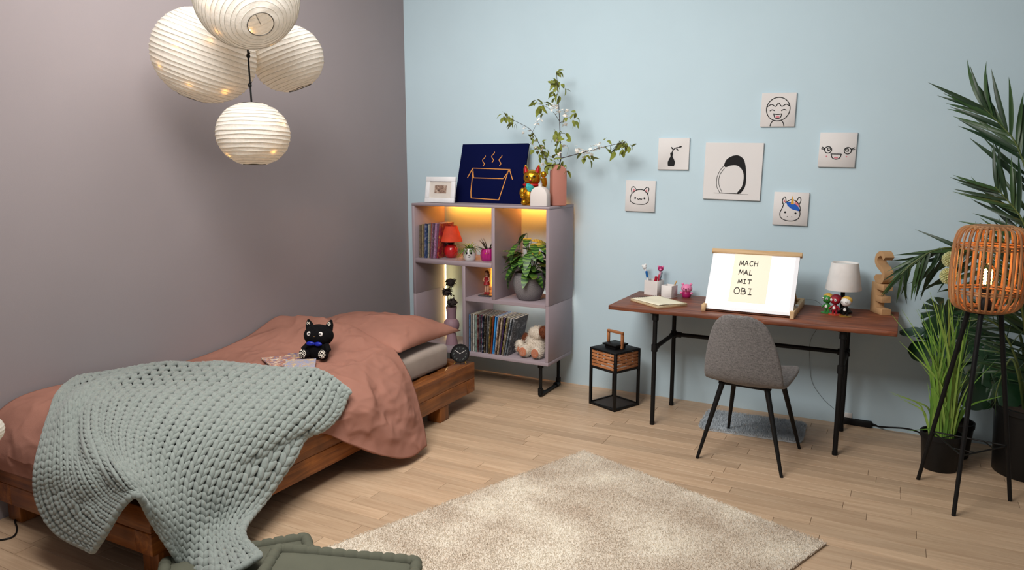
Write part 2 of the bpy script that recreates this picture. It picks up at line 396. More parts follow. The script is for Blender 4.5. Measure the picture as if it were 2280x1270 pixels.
KB = mat('sage_grey_wool_gap_shade', (100, 106, 103), .95, 0, .1, var=(45, .07))  # same wool darkened, paints shade into the gaps between stitches
sh = [[G2[j][i]-nrm_at(j, i)[0]*.004 for i in range(0, NC*2+1)] for j in range(0, NR*2+1)]
blk = thing('knit_blanket', 'sage grey chunky knit throw draped over the foot of the bed', 'blanket', (1.0, -3.0, .3))
# orientation test
n0 = nrm_at(NR, NC)[0]; sgn = 1 if n0.dot(CAM-G2[NR][NC]) > 0 else -1
sh = [[G2[j][i]-nrm_at(j, i)[0]*sgn*.006 for i in range(0, NC*2+1)] for j in range(0, NR*2+1)]
build(MB().grid(sh), 'knit_ground', KB, blk, smooth=180)
def blob(mb, c, L, W, N, n=7, m=5):
    rings = []
    for k in range(m+1):
        a = .10+(PI-.20)*k/m; rings.append([c-L*math.cos(a)+(W*math.cos(2*PI*i/n)+N*math.sin(2*PI*i/n))*math.sin(a)**.8 for i in range(n)])
    mb.ring(rings)
for j in range(NR):
    for i in range(NC):
        for s_ in (-1, 1):
            ii = 2*i+1; jj = 2*j+1
            nn, a, b = nrm_at(jj, ii); nn = nn*sgn
            c = bsm((i+.5+s_*.222)/NC, (j+.5)/NR)
            du, dv = min(a.length, .075), min(b.length, .075)
            if du < 1e-4: continue
            if du < 1e-6 or dv < 1e-6: continue
            ax = a.normalized(); ay = b.normalized()
            L = (ay*.74*dv-ax*s_*.20*du); W = nn.cross(L).normalized()*max(.006, .262*du); N = nn*max(.009, .28*du)
            c = c+nn*(.004+.002*random.random())
            blob(gn, c, L, W, N)
def edge(f, cnt, wid):
    for k in range(cnt):
        p0, p1 = f(k/cnt), f((k+1)/cnt)
        L = (p1-p0)*.8; nn = (CAM-p0).normalized(); W = nn.cross(L).normalized()*wid; N = W.cross(L).normalized()*wid
        blob(gn, (p0+p1)/2, L, W, N)
edge(lambda t: bsm(t, 1), NC, .016); edge(lambda t: bsm(t, 0), NC, .014)
edge(lambda t: bsm(0, t), NR, .014); edge(lambda t: bsm(1, t), NR, .016)
build(gn, 'knit_stitches', KN, blk, smooth=180, recalc=False)
# ------------------------------------------------------------------ open shelf unit
SHM = mat('mauve_lacquer', (152, 138, 144), .5, 0, .35, var=(3, .02))
x0, x1, yB, yF, zb, zt = .364, 1.489, -.046, -.457, .242, 1.344
th = .024
shelf = thing('shelf_unit', 'open mauve shelf unit with uneven cubbies on black pipe legs', 'shelf', (.93, -.25, 0))
def panel(a, b, c, d, n='shelf_board', ya=yF, yb_=yB): return build(MB().box(a, b, ya, yb_, c, d), n, SHM, shelf, .0015, 1)
zA0, zA1, zB0, zB1 = .902, .936, .648, .674
panel(x0, x1, zt-.018, zt, 'top_board'); panel(x0, x1, zb, zb+.026, 'bottom_board')
panel(x0, x0+th, zb+.0265, .665, 'side_panel'); panel(x0, x0+th, .6655, zt-.0185, 'side_panel')
panel(x1-th, x1, zb+.0265, .6645, 'side_panel'); panel(x1-th, x1, .6655, zt-.0185, 'side_panel')
panel(1.042, 1.068, zB1+.0005, zt-.0185, 'divider'); panel(.797, .823, zb+.0265, zA0-.0005, 'divider')
panel(x0+th+.0005, 1.0415, zA0, zA1); panel(.8235, x1-th-.0005, zB0, zB1)
for xx in (1.408, .47):
    lg = MB(); ya, yb_ = -.408, -.104
    lg.tube([(xx, ya, zb), (xx, ya, .03), (xx, ya+.02, .014), (xx, yb_-.02, .014), (xx, yb_, .03), (xx, yb_, zb)], .0125, 12)
    leg = build(lg, 'pipe_leg', BLACK, shelf)
    for y in (ya, yb_):
        build(MB().lathe([(.012, -.02), (.021, -.018), (.021, .0), (.030, .002), (.030, .008)], 14, (xx, y, zb-.0085)), 'flange', BLACK, leg)
        sg = 1 if y == ya else -1
        build(MB().cyl((xx, y, .03), (xx, y, .062), .019).ell((xx, y, .02), .019).cyl((xx, y, .0195), (xx, y+sg*.05, .0195), .019), 'elbow', BLACK, leg)
LED = mat('led_strip', (255, 190, 90), .4, var=None, emit=((255, 160, 52), 85))
LEDW = mat('led_strip_pale', (255, 225, 160), .4, var=None, emit=((255, 218, 150), 13))
led = thing('led_strip', 'warm glowing LED strip stuck behind the boards of the mauve shelf unit', 'light strip', (.93, -.05, 1.3))
build(MB().box(x0+.05, x1-.10, yB-.012, yB-.004, zt-.025, zt-.0185), 'led_run', LED, led)
build(MB().box(x0+th+.001, x0+th+.007, yB-.012, yB-.002, zb+.04, zA0-.02), 'led_run', LEDW, led)
build(MB().box(.8235, .829, yB-.012, yB-.002, zB1+.02, zA0-.02), 'led_run', LED, led)
build(MB().box(.87, x1-.03, yB-.013, yB-.004, zB0-.0075, zB0-.0008), 'led_run', mat('led_strip_dim', (255, 230, 190), .4, var=None, emit=((255, 246, 234), 24)), led)
# ---- books
def art(name, cols, scale=18, rough=.4):
    if name in MATS: return MATS[name]
    t = NT(name); t.base(rough, 0, .5)
    f = t.noise(t.coord(), scale, 5, .7, 1.5); n = len(cols)
    r = t.ramp(f, [(.28+.44*k/(n-1), lin(c)) for k, c in enumerate(cols)]); t.l(r, t.b.inputs['Base Color']); MATS[name] = t.m; return t.m
PAGE = mat('paper_edge', (214, 204, 186), .85, var=(60, .08))
def book(M_, w, d, h, cm, name, label, group, cat='book', pm=PAGE):
    # local: x thickness, y depth (spine at -y), z height
    b = thing(name, label, cat, M_ @ V((w/2, d/2, 0)), group); t = .0012
    mb = MB(M_); mb.box(0, t, 0, d, 0, h); mb.box(w-t, w, 0, d, 0, h); mb.box(0, w, 0, t*1.2, 0, h)
    build(mb, 'cover', cm, b, smooth=0)
    build(MB(M_).box(t*1.1, w-t*1.1, t*1.4, d-.002, .002, h-.002), 'pages', pm, b, smooth=0)
    return b
def lean(x, y, z, tx, rz=0): return Matrix.Translation((x, y, z)) @ Matrix.Rotation(math.radians(rz), 4, 'Z') @ Matrix.Rotation(math.radians(tx), 4, 'Y')
cm_cols = [((40,30,40),(150,130,110),(30,40,60)), ((120,90,60),(200,180,140),(60,40,40)), ((60,40,80),(190,170,200),(40,60,120)), ((20,30,60),(60,90,150),(200,200,200)),
           ((60,130,120),(220,210,190),(40,60,60)), ((120,40,30),(190,90,60),(230,200,150)), ((200,190,180),(120,60,110),(240,230,220)), ((140,60,110),(210,160,200),(80,30,70)), ((90,30,60),(180,40,60),(240,190,60))]
x = x0+th+.012
for k in range(9):
    w = [.016,.014,.018,.02,.015,.019,.016,.022,.02][k]*.86; tl = [1,1,1.5,2,2.5,3,4,5,7][k]
    h = [.245,.25,.248,.255,.25,.26,.262,.262,.262][k]
    lab = ['dark slim comic against the side panel, first of the cubby row', 'tan slim comic with a dark spine top in the cubby row', 'purple slim comic in the cubby row', 'navy blue comic in the cubby row',
           'teal and cream comic in the cubby row', 'brick red comic in the cubby row', 'pale comic with purple marks in the cubby row', 'pink and plum comic in the cubby row', 'leaning comic with a red and yellow cover beside the red lamp'][k]
    book(lean(x, yF+.035+.012*(k % 3), zA1+.0008+w*math.sin(math.radians(tl)), tl, -1), w, .165, h, art('comic_cover_%d' % k, [mul(q, .78) for q in cm_cols[k]], 22), 'comic_book', lab, 'comics in the top cubby')
    x += w/math.cos(math.radians(tl))+.0022
rc = [((40,70,110),(90,130,170),(20,20,30)), ((30,30,36),(150,140,130),(90,60,60)), ((70,110,140),(200,200,190),(40,50,60)), ((160,100,40),(60,30,20),(220,190,120)), ((30,60,50),(140,160,150),(20,20,20)),
      ((120,30,30),(60,20,30),(200,160,150)), ((20,20,24),(60,60,66),(120,120,120)), ((150,60,90),(40,30,50),(210,170,180)), ((30,50,80),(20,20,30),(150,160,180)), ((90,70,50),(30,26,24),(190,170,140)),
      ((20,22,30),(110,110,110),(50,40,40)), ((140,130,120),(60,60,60),(220,214,200)), ((25,25,28),(90,70,30),(170,140,60)), ((20,20,22),(130,60,30),(80,70,60)), ((30,110,190),(60,150,220),(20,70,140)), ((30,100,180),(220,230,240),(20,50,110)),
      ((190,170,150),(110,80,60),(50,40,40)), ((60,50,40),(150,130,110),(210,200,180)), ((90,60,110),(40,30,60),(180,160,190)), ((200,180,60),(80,70,40),(230,220,160)), ((30,30,30),(120,110,100),(200,190,180)), ((150,160,170),(60,70,80),(220,224,226)), ((120,124,130),(40,42,48),(200,204,208))]
rlabs = ['slate blue', 'black and grey', 'sky blue and cream', 'orange brown', 'dark green', 'dark red', 'charcoal', 'rose and plum', 'navy', 'brown', 'black with white flecks', 'stone grey', 'black and mustard', 'black and rust', 'bright blue', 'blue and white', 'beige', 'tan and umber', 'violet', 'yellow topped', 'black and cream', 'pale grey', 'grey photo covered']
x = .823+.008
for k in range(23):
    w = .0105+.0035*((k*7) % 5)/4; tl = .5+11.5*max(0, (k-6)/16)**1.3; h = .275+.006*((k*3) % 4)/3
    lab = (rlabs[k]+' magazine standing in the row on the bottom shelf') if k < 22 else 'grey photo covered magazine leaning at the end of the bottom shelf row'
    book(lean(x, yF+.03+.006*((k*5) % 4), zb+.0268+w*math.sin(math.radians(tl)), tl), w, .215, h, art('magazine_cover_%d' % k, rc[k], 26), 'magazine', lab, 'magazines on the bottom shelf', 'magazine')
    x += w/math.cos(math.radians(tl))+.0012+(.0012*max(0, k-6)/16)
# ---- red lamp
RED = mat('glossy_red_ceramic', (178, 24, 30), .18, 0, .5, var=None, coat=.4); REDS = mat('red_fabric_shade', (196, 62, 34), .8, var=(14, .1), bmp=(160, .1))
c = V((aty(1005, 566, -.31).x, -.31, zA1+.0005)); lp = thing('table_lamp', 'small red table lamp with a round glossy base in the top cubby', 'lamp', c)
build(MB().lathe([(0, 0), (.032, 0), (.038, .004), (.05, .022), (.054, .048), (.05, .073), (.036, .093), (.016, .102), (.0, .103)], 28, c), 'base', RED, lp)
build(MB().lathe([(.012, .1), (.024, .106), (.024, .118), (.012, .122), (.012, .14), (0, .14)], 20, c), 'collar', BLACK, lp)
o = build(MB().lathe([(.083, .122), (.085, .124), (.047, .238), (.045, .238), (.082, .126)], 36, c), 'shade', REDS, lp)
build(MB().tube(path([c+V((-.02, 0, .11)), c+V((-.05, .01, .095)), c+V((-.07, .06, .075)), c+V((-.075, .12, .03)), c+V((-.07, .16, .004))], 14), .0028, 6), 'cable', BLACK, lp)
# ---- leaf makers
def leafmesh(name, L, W, m, bend=.25, fold=.15, seg=6, shape=lambda t: math.sin(PI*t**.8)):
    rows_ = []
    for k in range(seg+1):
        t = k/seg; w = W*max(.02, shape(min(.999, max(.001, t)))); z = -bend*L*t*t; x_ = L*(t-.12*bend*t*t)
        rows_.append([V((x_, -w, z+fold*w)), V((x_, 0, z)), V((x_, w, z+fold*w))])
    o = build(MB().grid(rows_), name, m, recalc=False, smooth=180); d = o.data; bpy.data.objects.remove(o); return d
def aim(p, d, up=V((0, 0, 1)), s=1., roll=0.):
    x = V(d).normalized(); y = up.cross(x)
    if y.length < 1e-3: y = V((0, 1, 0))
    y.normalize(); z = x.cross(y); R = Matrix((x, y, z)).transposed().to_4x4() @ Matrix.Rotation(roll, 4, 'X')
    return Matrix.Translation(V(p)) @ R @ Matrix.Scale(s, 4)
def rv(a=1.): return V((random.uniform(-a, a), random.uniform(-a, a), random.uniform(-a, a)))
GR1 = mat('leaf_green', (74, 112, 44), .5, 0, .4, var=(12, .18)); GR2 = mat('dark_leaf_green', (34, 62, 34), .45, 0, .4, var=(10, .15)); GR3 = mat('bright_grass_green', (98, 140, 52), .5, 0, .4, var=(10, .15))
SOIL = mat('potting_soil', (48, 36, 28), .95, var=(60, .3), bmp=(80, .6))
# ---- dog face pot
c = V((aty(1046, 574, -.37).x, -.37, zA1+.0005)); WC = mat('white_glazed_ceramic', (220, 216, 214), .3, 0, .5, var=None, coat=.3)
dp = thing('face_planter', 'white planter with a painted animal face and bushy green plant', 'planter', c)
pot = build(MB().lathe([(0, .0), (.036, 0), (.045, .012), (.05, .045), (.047, .078), (.042, .088), (.038, .088), (.04, .07), (0, .07)], 30, c, fn=lambda a, z: 1+.06*math.cos(4*a+.6)*max(0, 1-z/.03)), 'pot', WC, dp)
def oncyl(c, r, ang, z): return V((c[0]+r*math.cos(ang), c[1]+r*math.sin(ang), c[2]+z))
fa = math.atan2(CAM.y-c.y, CAM.x-c.x)-.12
EYG = mat('pale_green_paint', (150, 190, 110), .4, var=None)
for sg in (-1, 1):
    e = build(MB().ell(oncyl(c, .047, fa+sg*.34, .055), .006, .0095, .0085), 'eye', INK, dp); build(MB().ell(oncyl(c, .0505, fa+sg*.33, .054), .003, .0042, .0048), 'iris', EYG, e)
build(MB().ell(oncyl(c, .049, fa, .04), .004, .005, .0035), 'nose', INK, dp)
build(MB().tube([oncyl(c, .0495, fa-.2, .03), oncyl(c, .05, fa, .026), oncyl(c, .0495, fa+.22, .032)], .0016, 6), 'mouth', INK, dp)
lm = [leafmesh('blade', .105, .006, GR1, b, .2, 5, lambda t: (1-t)**.6) for b in (.5, .9, 1.2)]
for k in range(64):
    a = random.uniform(0, 2*PI); el = random.uniform(.1, 1.25); inst(random.choice(lm), 'leaf', aim(c+V((.02*math.cos(a), .02*math.sin(a), .08)), (math.cos(a)*math.cos(el), math.sin(a)*math.cos(el), math.sin(el)), s=random.uniform(.6, 1.05)), dp)
# ---- magenta pot
c = V((min(.968, aty(1086, 577, -.34).x), -.34, zA1+.0005)); MG = mat('magenta_glaze', (170, 28, 112), .3, var=(20, .1), coat=.3)
mp_ = thing('magenta_planter', 'magenta ribbed planter with dark spiky leaves in the top cubby', 'planter', c)
build(MB().lathe([(0, 0), (.04, 0), (.048, .012), (.052, .045), (.046, .075), (.04, .086), (.036, .086), (.04, .06), (0, .06)], 40, c, fn=lambda a, z: 1+.04*math.cos(10*a)), 'pot', MG, mp_)
build(MB().ell(oncyl(c, .05, fa-.2, .056), .004).ell(oncyl(c, .05, fa+.15, .058), .004), 'stud', mat('gold_paint', (200, 150, 60), .3, .8, var=None), mp_)
lm2 = [leafmesh('spike', .12, .006, mat('blackish_green', (38, 44, 38), .5), b, .3, 6, lambda t: (1-t)**.7) for b in (.15, .45, .8)]
for k in range(22):
    a = random.uniform(0, 2*PI); el = random.uniform(.5, 1.45); el = max(el, 1.2 if math.cos(a) > .3 else 0); inst(random.choice(lm2), 'leaf', aim(c+V((.015*math.cos(a), .015*math.sin(a), .07)), (math.cos(a)*math.cos(el), math.sin(a)*math.cos(el), math.sin(el)), s=random.uniform(.7, 1.15)), mp_)
# ---- figurine on a plate
c = aty(1084, 661, -.33); c.z = zB1+.0006
fg = thing('figurine', 'tiny standing figurine in red on a dark plate in the small cubby', 'figurine', c)
SKIN = mat('figurine_skin', (205, 158, 130), .5, var=None); REDC = mat('figurine_red', (150, 26, 34), .5, var=(40, .1)); HAIRB = mat('figurine_hair', (110, 62, 32), .5)
build(MB().prism([(c.x-.05, c.y-.045), (c.x+.05, c.y-.045), (c.x+.05, c.y+.045), (c.x-.05, c.y+.045)], c.z, c.z+.008), 'plate', mat('slate_plate', (62, 62, 66), .6), fg, .002)
b_ = MB()
for sg in (-1, 1): b_.tube([c+V((sg*.012, 0, .012)), c+V((sg*.011, 0, .05)), c+V((sg*.009, .002, .095))], [.0055, .007, .009], 10)
b_.tube([c+V((0, 0, .09)), c+V((0, 0, .112)), c+V((0, 0, .135)), c+V((0, 0, .15))], [.016, .013, .016, .006], 12).ell(c+V((0, 0, .166)), .015, .015, .018)
for sg in (-1, 1): b_.tube([c+V((sg*.015, 0, .136)), c+V((sg*.026, -.004, .118)), c+V((sg*.012, -.016, .108))], [.006, .005, .004], 8)
build(b_, 'body', SKIN, fg)
build(MB().lathe([(.024, .084), (.02, .1), (.0145, .113), (.018, .136), (.012, .142)], 20, c), 'dress', REDC, fg)
for sg in (-1, 1): build(MB().tube([c+V((sg*.012, 0, .011)), c+V((sg*.012, 0, .03))], [.0085, .0075], 10).ell(c+V((sg*.012, -.006, .0125)), .007, .012, .0045), 'boot', REDC, fg)
build(MB().ell(c+V((0, .004, .172)), .018, .017, .017).ell(c+V((-.012, .008, .15)), .009, .009, .02).ell(c+V((.012, .008, .15)), .009, .009, .02), 'hair', HAIRB, fg)
# ---- grey patterned planter with leafy plant
c = aty(1178, 667, -.31); c.z = zB1+.0006
gp = thing('leafy_planter', 'grey planter with a chevron pattern holding a leafy prayer plant', 'planter', c)
t = NT('chevron_concrete'); t.base(.85, 0, .2)
tc = t.n('ShaderNodeTexCoord'); sx = t.n('ShaderNodeSeparateXYZ'); t.l(tc.outputs['Object'], sx.inputs[0])
def mth(op, a, b=None, c_=None):
    m = t.n('ShaderNodeMath', operation=op)
    for k, q in enumerate((a, b, c_)):
        if q is None: continue
        if isinstance(q, (int, float)): m.inputs[k].default_value = q
        else: t.l(q, m.inputs[k])
    return m.outputs[0]
ang = mth('ARCTAN2', mth('SUBTRACT', sx.outputs[1], c.y), mth('SUBTRACT', sx.outputs[0], c.x))
tri = mth('PINGPONG', mth('MULTIPLY', ang, 18/PI/1.0), 1.0)
st = mth('PINGPONG', mth('ADD', mth('MULTIPLY', sx.outputs[2], 150.), mth('MULTIPLY', tri, 2.2)), .5)
band = mth('MULTIPLY', mth('LESS_THAN', st, .14), mth('LESS_THAN', sx.outputs[2], c.z+.178))
t.l(t.ramp(band, [(.0, lin((92, 88, 90))), (1., lin((176, 172, 172)))]), t.b.inputs['Base Color']); CHV = t.m
build(MB().lathe([(0, 0), (.066, 0), (.08, .006), (.104, .058), (.114, .11), (.112, .155), (.10, .196), (.094, .198), (.09, .19), (.098, .15), (.0, .15)], 48, c), 'pot', CHV, gp)
build(MB().lathe([(0, .148), (.094, .15), (.094, .165), (0, .17)], 24, c), 'soil', SOIL, gp)
def spot(name):
    t = NT(name); t.base(.4, 0, .4); tc = t.n('ShaderNodeTexCoord'); wv = t.n('ShaderNodeTexWave', wave_type='BANDS', bands_direction='X'); wv.inputs['Scale'].default_value = 16; wv.inputs['Distortion'].default_value = 3
    t.l(tc.outputs['Object'], wv.inputs['Vector']); t.l(t.ramp(wv.outputs['Fac'], [(.4, lin((38, 74, 30))), (.8, lin((92, 130, 50)))]), t.b.inputs['Base Color']); return t.m
SP = spot('prayer_plant_leaf')
oval = lambda t: math.sin(PI*t**.9)**.75
lm3 = [leafmesh('leaf', .125, .032, SP, b, .12, 8, oval) for b in (.25, .5, .8)]
for k in range(66):
    a = random.uniform(0, 2*PI); r = random.uniform(.01, .11); z = .20+random.uniform(.0, .30)*(1.2-r/.16)
    if k < 12: a = fa+random.uniform(-1.2, 1.2); r = random.uniform(.06, .115); z = .19+.22*random.random()
    p = c+V((r*math.cos(a)*1.05, r*math.sin(a)*.9, z)); d = V((math.cos(a), math.sin(a), random.uniform(-.5, .5)))
    if k == 0: p = c+V((-.10, -.06, .20)); d = V((-.6, -.3, -.8))
    p.x = max(1.12, min(1.42, p.x)); d.normalize(); tx = p.x+d.x*.135
    if tx > 1.45 or tx < 1.085: d.x = (1.45-p.x)/.14 if tx > 1.45 else (1.085-p.x)/.14; d.y = min(d.y, -.2) if k % 2 else d.y
    o = inst(random.choice(lm3), 'leaf', aim(p, d, s=random.uniform(.8, 1.15), roll=random.uniform(-.4, .4)), gp)
    build(MB().tube([c+V((.3*r*math.cos(a), .3*r*math.sin(a), .13)), (c+p)/2+V((0, 0, .08)), p], [.003, .002, .0014], 5), 'stem', GR1, gp)
# ---- mauve vase with dried flower heads
c = V((.60, -.30, zb+.0265))
MV = mat('mauve_matt_ceramic', (146, 116, 126), .55, var=None)
vs = thing('mauve_vase', 'mauve totem vase with dark dried flower heads behind the bed', 'vase', c)
build(MB().lathe([(0, 0), (.046, 0), (.046, .004), (.04, .045), (.032, .085), (.03, .093), (.042, .1), (.057, .122), (.062, .15), (.055, .178), (.04, .196), (.034, .2), (.037, .25), (.043, .29), (.041, .29), (.034, .25), (.03, .205), (0, .2)], 36, c), 'vase_body', MV, vs)
DRY = mat('dark_dried_petal', (44, 36, 34), .9, var=(90, .4)); DST = mat('dried_stem', (120, 110, 58), .8)
for k, (dx, dy, dz) in enumerate([(.012, -.012, .325), (-.04, .0, .40), (-.012, .012, .475)]):
    p = c+V((dx, dy, dz)); h = build(MB().ell(p, .034, .034, .03, 12, 7), 'flower_head', DRY, vs)
    pm = leafmesh('petal', .036, .008, DRY, .4, .3, 3)
    for q in range(40):
        d = rv(); d.z = d.z*.6+.2; inst(pm, 'petal', aim(p+d.normalized()*.016, d, roll=random.random()), h)
    build(MB().tube(path([c+V((0, 0, .2)), c+V((dx*.4, dy*.4, .3)), p], 8), .002, 5), 'stem', DST, vs)
lmz = leafmesh('dry_leaf', .04, .009, mat('olive_dry_leaf', (122, 116, 58), .8), .4, .2, 4)
for k in range(7): inst(lmz, 'dry_leaf', aim(c+V((random.uniform(-.03, .02), random.uniform(-.02, .02), random.uniform(.33, .46))), rv()+V((0, 0, .2)), s=random.uniform(.8, 1.2)), vs)
# ---- fluffy plush on the bottom shelf
c = V((1.325, -.32, zb+.027)); FUR = mat('cream_fur', (216, 204, 188), .95, 0, .1, var=(30, .06), sheen=.5); FURB = mat('brown_fur', (112, 64, 44), .95, 0, .1, var=(30, .15)); PADM = mat('tan_felt', (178, 112, 84), .9)
pd = thing('plush_dog', 'fluffy cream plush animal with tan foot pads and brown patches slumped on the bottom shelf', 'plush toy', c)
def furry(parts, name, m, parent, n_hair, hl=.016):
    mb = MB()
    for (p, rx, ry, rz) in parts: mb.ell(p, rx, ry, rz, 16, 10)
    o = build(mb, name, m, parent, smooth=180)
    hv = []; hf = []
    tot = sum(a[1]*a[2]+a[2]*a[3] for a in parts)
    for (p, rx, ry, rz) in parts:
        for _ in range(int(n_hair*(rx*ry+ry*rz)/tot)):
            d = V((random.gauss(0, 1), random.gauss(0, 1), random.gauss(0, 1))).normalized(); b0 = p+V((d.x*rx, d.y*ry, d.z*rz))*.97
            nn = V((d.x/rx, d.y/ry, d.z/rz)).normalized(); tip = b0+(nn+rv(.5)+V((0, 0, -.25))).normalized()*hl*random.uniform(.6, 1.2)
            s_ = nn.cross(rv()).normalized()*.0014; k = len(hv); hv += [b0-s_, b0+s_, tip]; hf.append((k, k+1, k+2))
    h = MB(); h.v = hv; h.f = hf; q = build(h, name+'_fur', m, o, recalc=False, kind='stuff'); return o
furry([(c+V((0, 0, .085)), .075, .065, .085), (c+V((.02, -.01, .17)), .062, .055, .05)], 'body', FUR, pd, 2600)
furry([(c+V((.075, -.03, .185)), .035, .03, .045)], 'ear', FURB, pd, 500); furry([(c+V((-.085, .01, .10)), .03, .028, .055)], 'ear', FURB, pd, 500)
for dx, dy in ((-.048, -.085), (.048, -.088)):
    furry([(c+V((dx, dy+.02, .046)), .042, .05, .044)], 'foot', FUR, pd, 700, .012)
    build(MB().ell(c+V((dx, dy-.026, .047)), .029, .006, .033), 'foot_pad', PADM, pd)
furry([(c+V((-.10, -.05, .07)), .032, .032, .045)], 'arm', FUR, pd, 500); build(MB().ell(c+V((-.098, -.082, .055)), .015, .006, .019), 'hand_pad', PADM, pd)
# ---- things on top of the shelf
zs = zt+.0006
def arch(w, h, r=None, n=12):
    r = w/2 if r is None else r
    return [(-w/2, 0), (w/2, 0)]+[(w/2-r+r*math.cos(a), h-r+r*math.sin(a)) for a in [PI/2*k/n for k in range(n+1)]]+[(-w/2+r-r*math.sin(a), h-r+r*math.cos(a)) for a in [PI/2*k/n for k in range(n+1)]]
# photo frame
a, b = aty(947, 449, -.33), aty(1012, 452, -.33); w = b.x-a.x; h = w*.74; cx_ = (a.x+b.x)/2
T = Matrix.Translation((cx_, -.33, zs)) @ Matrix.Rotation(math.radians(-9), 4, 'X')
WF = mat('white_frame_paint', (226, 226, 228), .4)
pf = thing('photo_frame', 'small white photo frame with a cream mount on the shelf top', 'picture frame', (cx_, -.33, zs))
fw_ = .034
mb = MB(T)
for (xa, xb, za, zb_) in ((-w/2, w/2, 0, fw_), (-w/2, w/2, h-fw_, h), (-w/2, -w/2+fw_, fw_, h-fw_), (w/2-fw_, w/2, fw_, h-fw_)): mb.box(xa, xb, -.012, .008, za, zb_)
build(mb, 'frame', WF, pf, .002)
build(MB(T).box(-w/2+fw_, w/2-fw_, -.002, .002, fw_, h-fw_), 'mount', mat('cream_mount', (206, 198, 190), .8), pf, smooth=0)
build(MB(T).box(-w*.2, w*.2, -.0032, -.002, h*.37, h*.67), 'photograph', art('faded_photo', ((40, 36, 40), (150, 120, 104), (210, 196, 180)), 40), pf, smooth=0)
build(MB(T).box(-.02, .02, .008, .012, .01, h*.8), 'backstay', WF, pf)
# navy board with orange line drawing
a, b = aty(1013, 446, -.20), aty(1160, 452, -.20); w = b.x-a.x; top_ = aty(1019, 321, -.13); h = top_.z-zs; tilt = math.atan2(.13, h)
T = Matrix.Translation(((a.x+b.x)/2, -.21, zs)) @ Matrix.Rotation(-tilt, 4, 'X')
h = h/math.cos(tilt)
NV_ = mat('navy_canvas', (10, 16, 58), .9, 0, .05, var=(3, .06)); OR = mat('orange_line', (214, 140, 62), .6, var=None)
bd = thing('painted_board', 'navy blue canvas with an orange line drawing of a steaming open box', 'canvas', ((a.x+b.x)/2, -.21, zs))
build(MB(T).box(-w/2, w/2, 0, .018, 0, h), 'canvas_panel', NV_, bd, .001, 1); build(MB(T).box(-w/2, w/2, .0185, .022, 0, h), 'canvas_back', mat('raw_canvas', (190, 184, 172), .9), bd)
fn = lambda x_, y_, z_: T @ V((x_*w-w/2, -z_-.0002, y_*h))
mb = MB()
Q = lambda px, py: ((px-433)/(1005-433), (1150-py)/(1150-675))
for s_ in ([(555,872),(875,882)], [(575,950),(832,955)], [(555,872),(520,950)], [(875,882),(912,960)], [(555,872),(575,950)], [(880,882),(832,955)], [(560,890),(568,1060),(578,1113)], [(578,1113),(820,1123)], [(820,1123),(868,890)]):
    mb.stroke([Q(*p) for p in s_], .012, fn)
for xx, yy in ((642, 773), (717, 742), (785, 770)):
    mb.stroke([Q(xx+10*math.sin(k*.55+1.2), yy+k*5.6) for k in range(16)], .010, fn)
build(mb, 'line_drawing', OR, bd, recalc=False, smooth=0)
# lucky cat
GOLD = mat('gold_plastic', (214, 158, 40), .16, .9, .5, var=(16, .06)); CRED = mat('glossy_red', (170, 22, 26), .25, var=None); TEAL = mat('turquoise_glitter', (70, 190, 190), .3, .3, var=(60, .25))
P_ = aty(1181, 456, -.30); c = V((P_.x, -.275, zs)); u = mpp(c)
lc = thing('lucky_cat', 'golden lucky cat with red collar waving a paw on the shelf top', 'ornament', c)
face = RZ(math.degrees(math.atan2(CAM.y-c.y, CAM.x-c.x))+90-12, c)
s_ = 58*u/.16                                      # cat is about 58 px wide
L = lambda x_, y_, z_: V((x_*s_, y_*s_, z_*s_))
def cb(): return MB(face)
build(cb().lathe([(0, 0), (.06*s_, 0), (.066*s_, .01*s_), (.068*s_, .05*s_), (.06*s_, .09*s_), (.045*s_, .115*s_), (0, .12*s_)], 24), 'body', GOLD, lc)
build(cb().ell(L(0, 0, .165), .056*s_, .05*s_, .05*s_), 'head', GOLD, lc)
for sg in (-1, 1):
    e = build(cb().tube([L(sg*.034, 0, .19), L(sg*.04, 0, .222), L(sg*.042, .0, .243)], [.021*s_, .015*s_, .003*s_], 12), 'ear', GOLD, lc)
    build(cb().tube([L(sg*.034, -.012, .196), L(sg*.04, -.01, .22), L(sg*.041, -.004, .236)], [.014*s_, .010*s_, .002*s_], 10), 'inner_ear', CRED, e)
    build(cb().ell(L(sg*.022, -.047, .172), .008*s_, .004*s_, .005*s_), 'eye', INK, lc)
    build(cb().ell(L(sg*.036, -.05, .018), .022*s_, .028*s_, .02*s_), 'foot', GOLD, lc)
build(cb().ell(L(0, -.05, .156), .012*s_, .008*s_, .008*s_), 'muzzle', GOLD, lc); build(cb().ell(L(0, -.055, .148), .009*s_, .004*s_, .0035*s_), 'mouth', CRED, lc)
build(cb().tube([L(.05*math.cos(a), .046*math.sin(a), .122) for a in [2*PI*k/24 for k in range(24)]], .008*s_, 8, True), 'collar', CRED, lc)
build(cb().tube([L(0, -.048, .118), L(0, -.062, .10), L(0, -.066, .082)], [.03*s_, .034*s_, .012*s_], 14, flat=.45), 'bib', TEAL, lc)
build(cb().tube(path([L(.058, 0, .10), L(.078, -.012, .125), L(.076, -.02, .165)], 8), [.017*s_]*8, 12).ell(L(.076, -.024, .185), .019*s_, .015*s_, .02*s_), 'waving_paw', GOLD, lc)
build(cb().ell(L(-.05, -.042, .075), .02*s_, .018*s_, .03*s_).ell(L(-.046, -.06, .056), .016*s_, .012*s_, .015*s_), 'resting_paw', GOLD, lc)
build(cb().ell(L(-.01, -.062, .05), .03*s_, .014*s_, .042*s_), 'coin', mat('engraved_gold', (150, 104, 24), .35, .9, var=(90, .4)), lc)
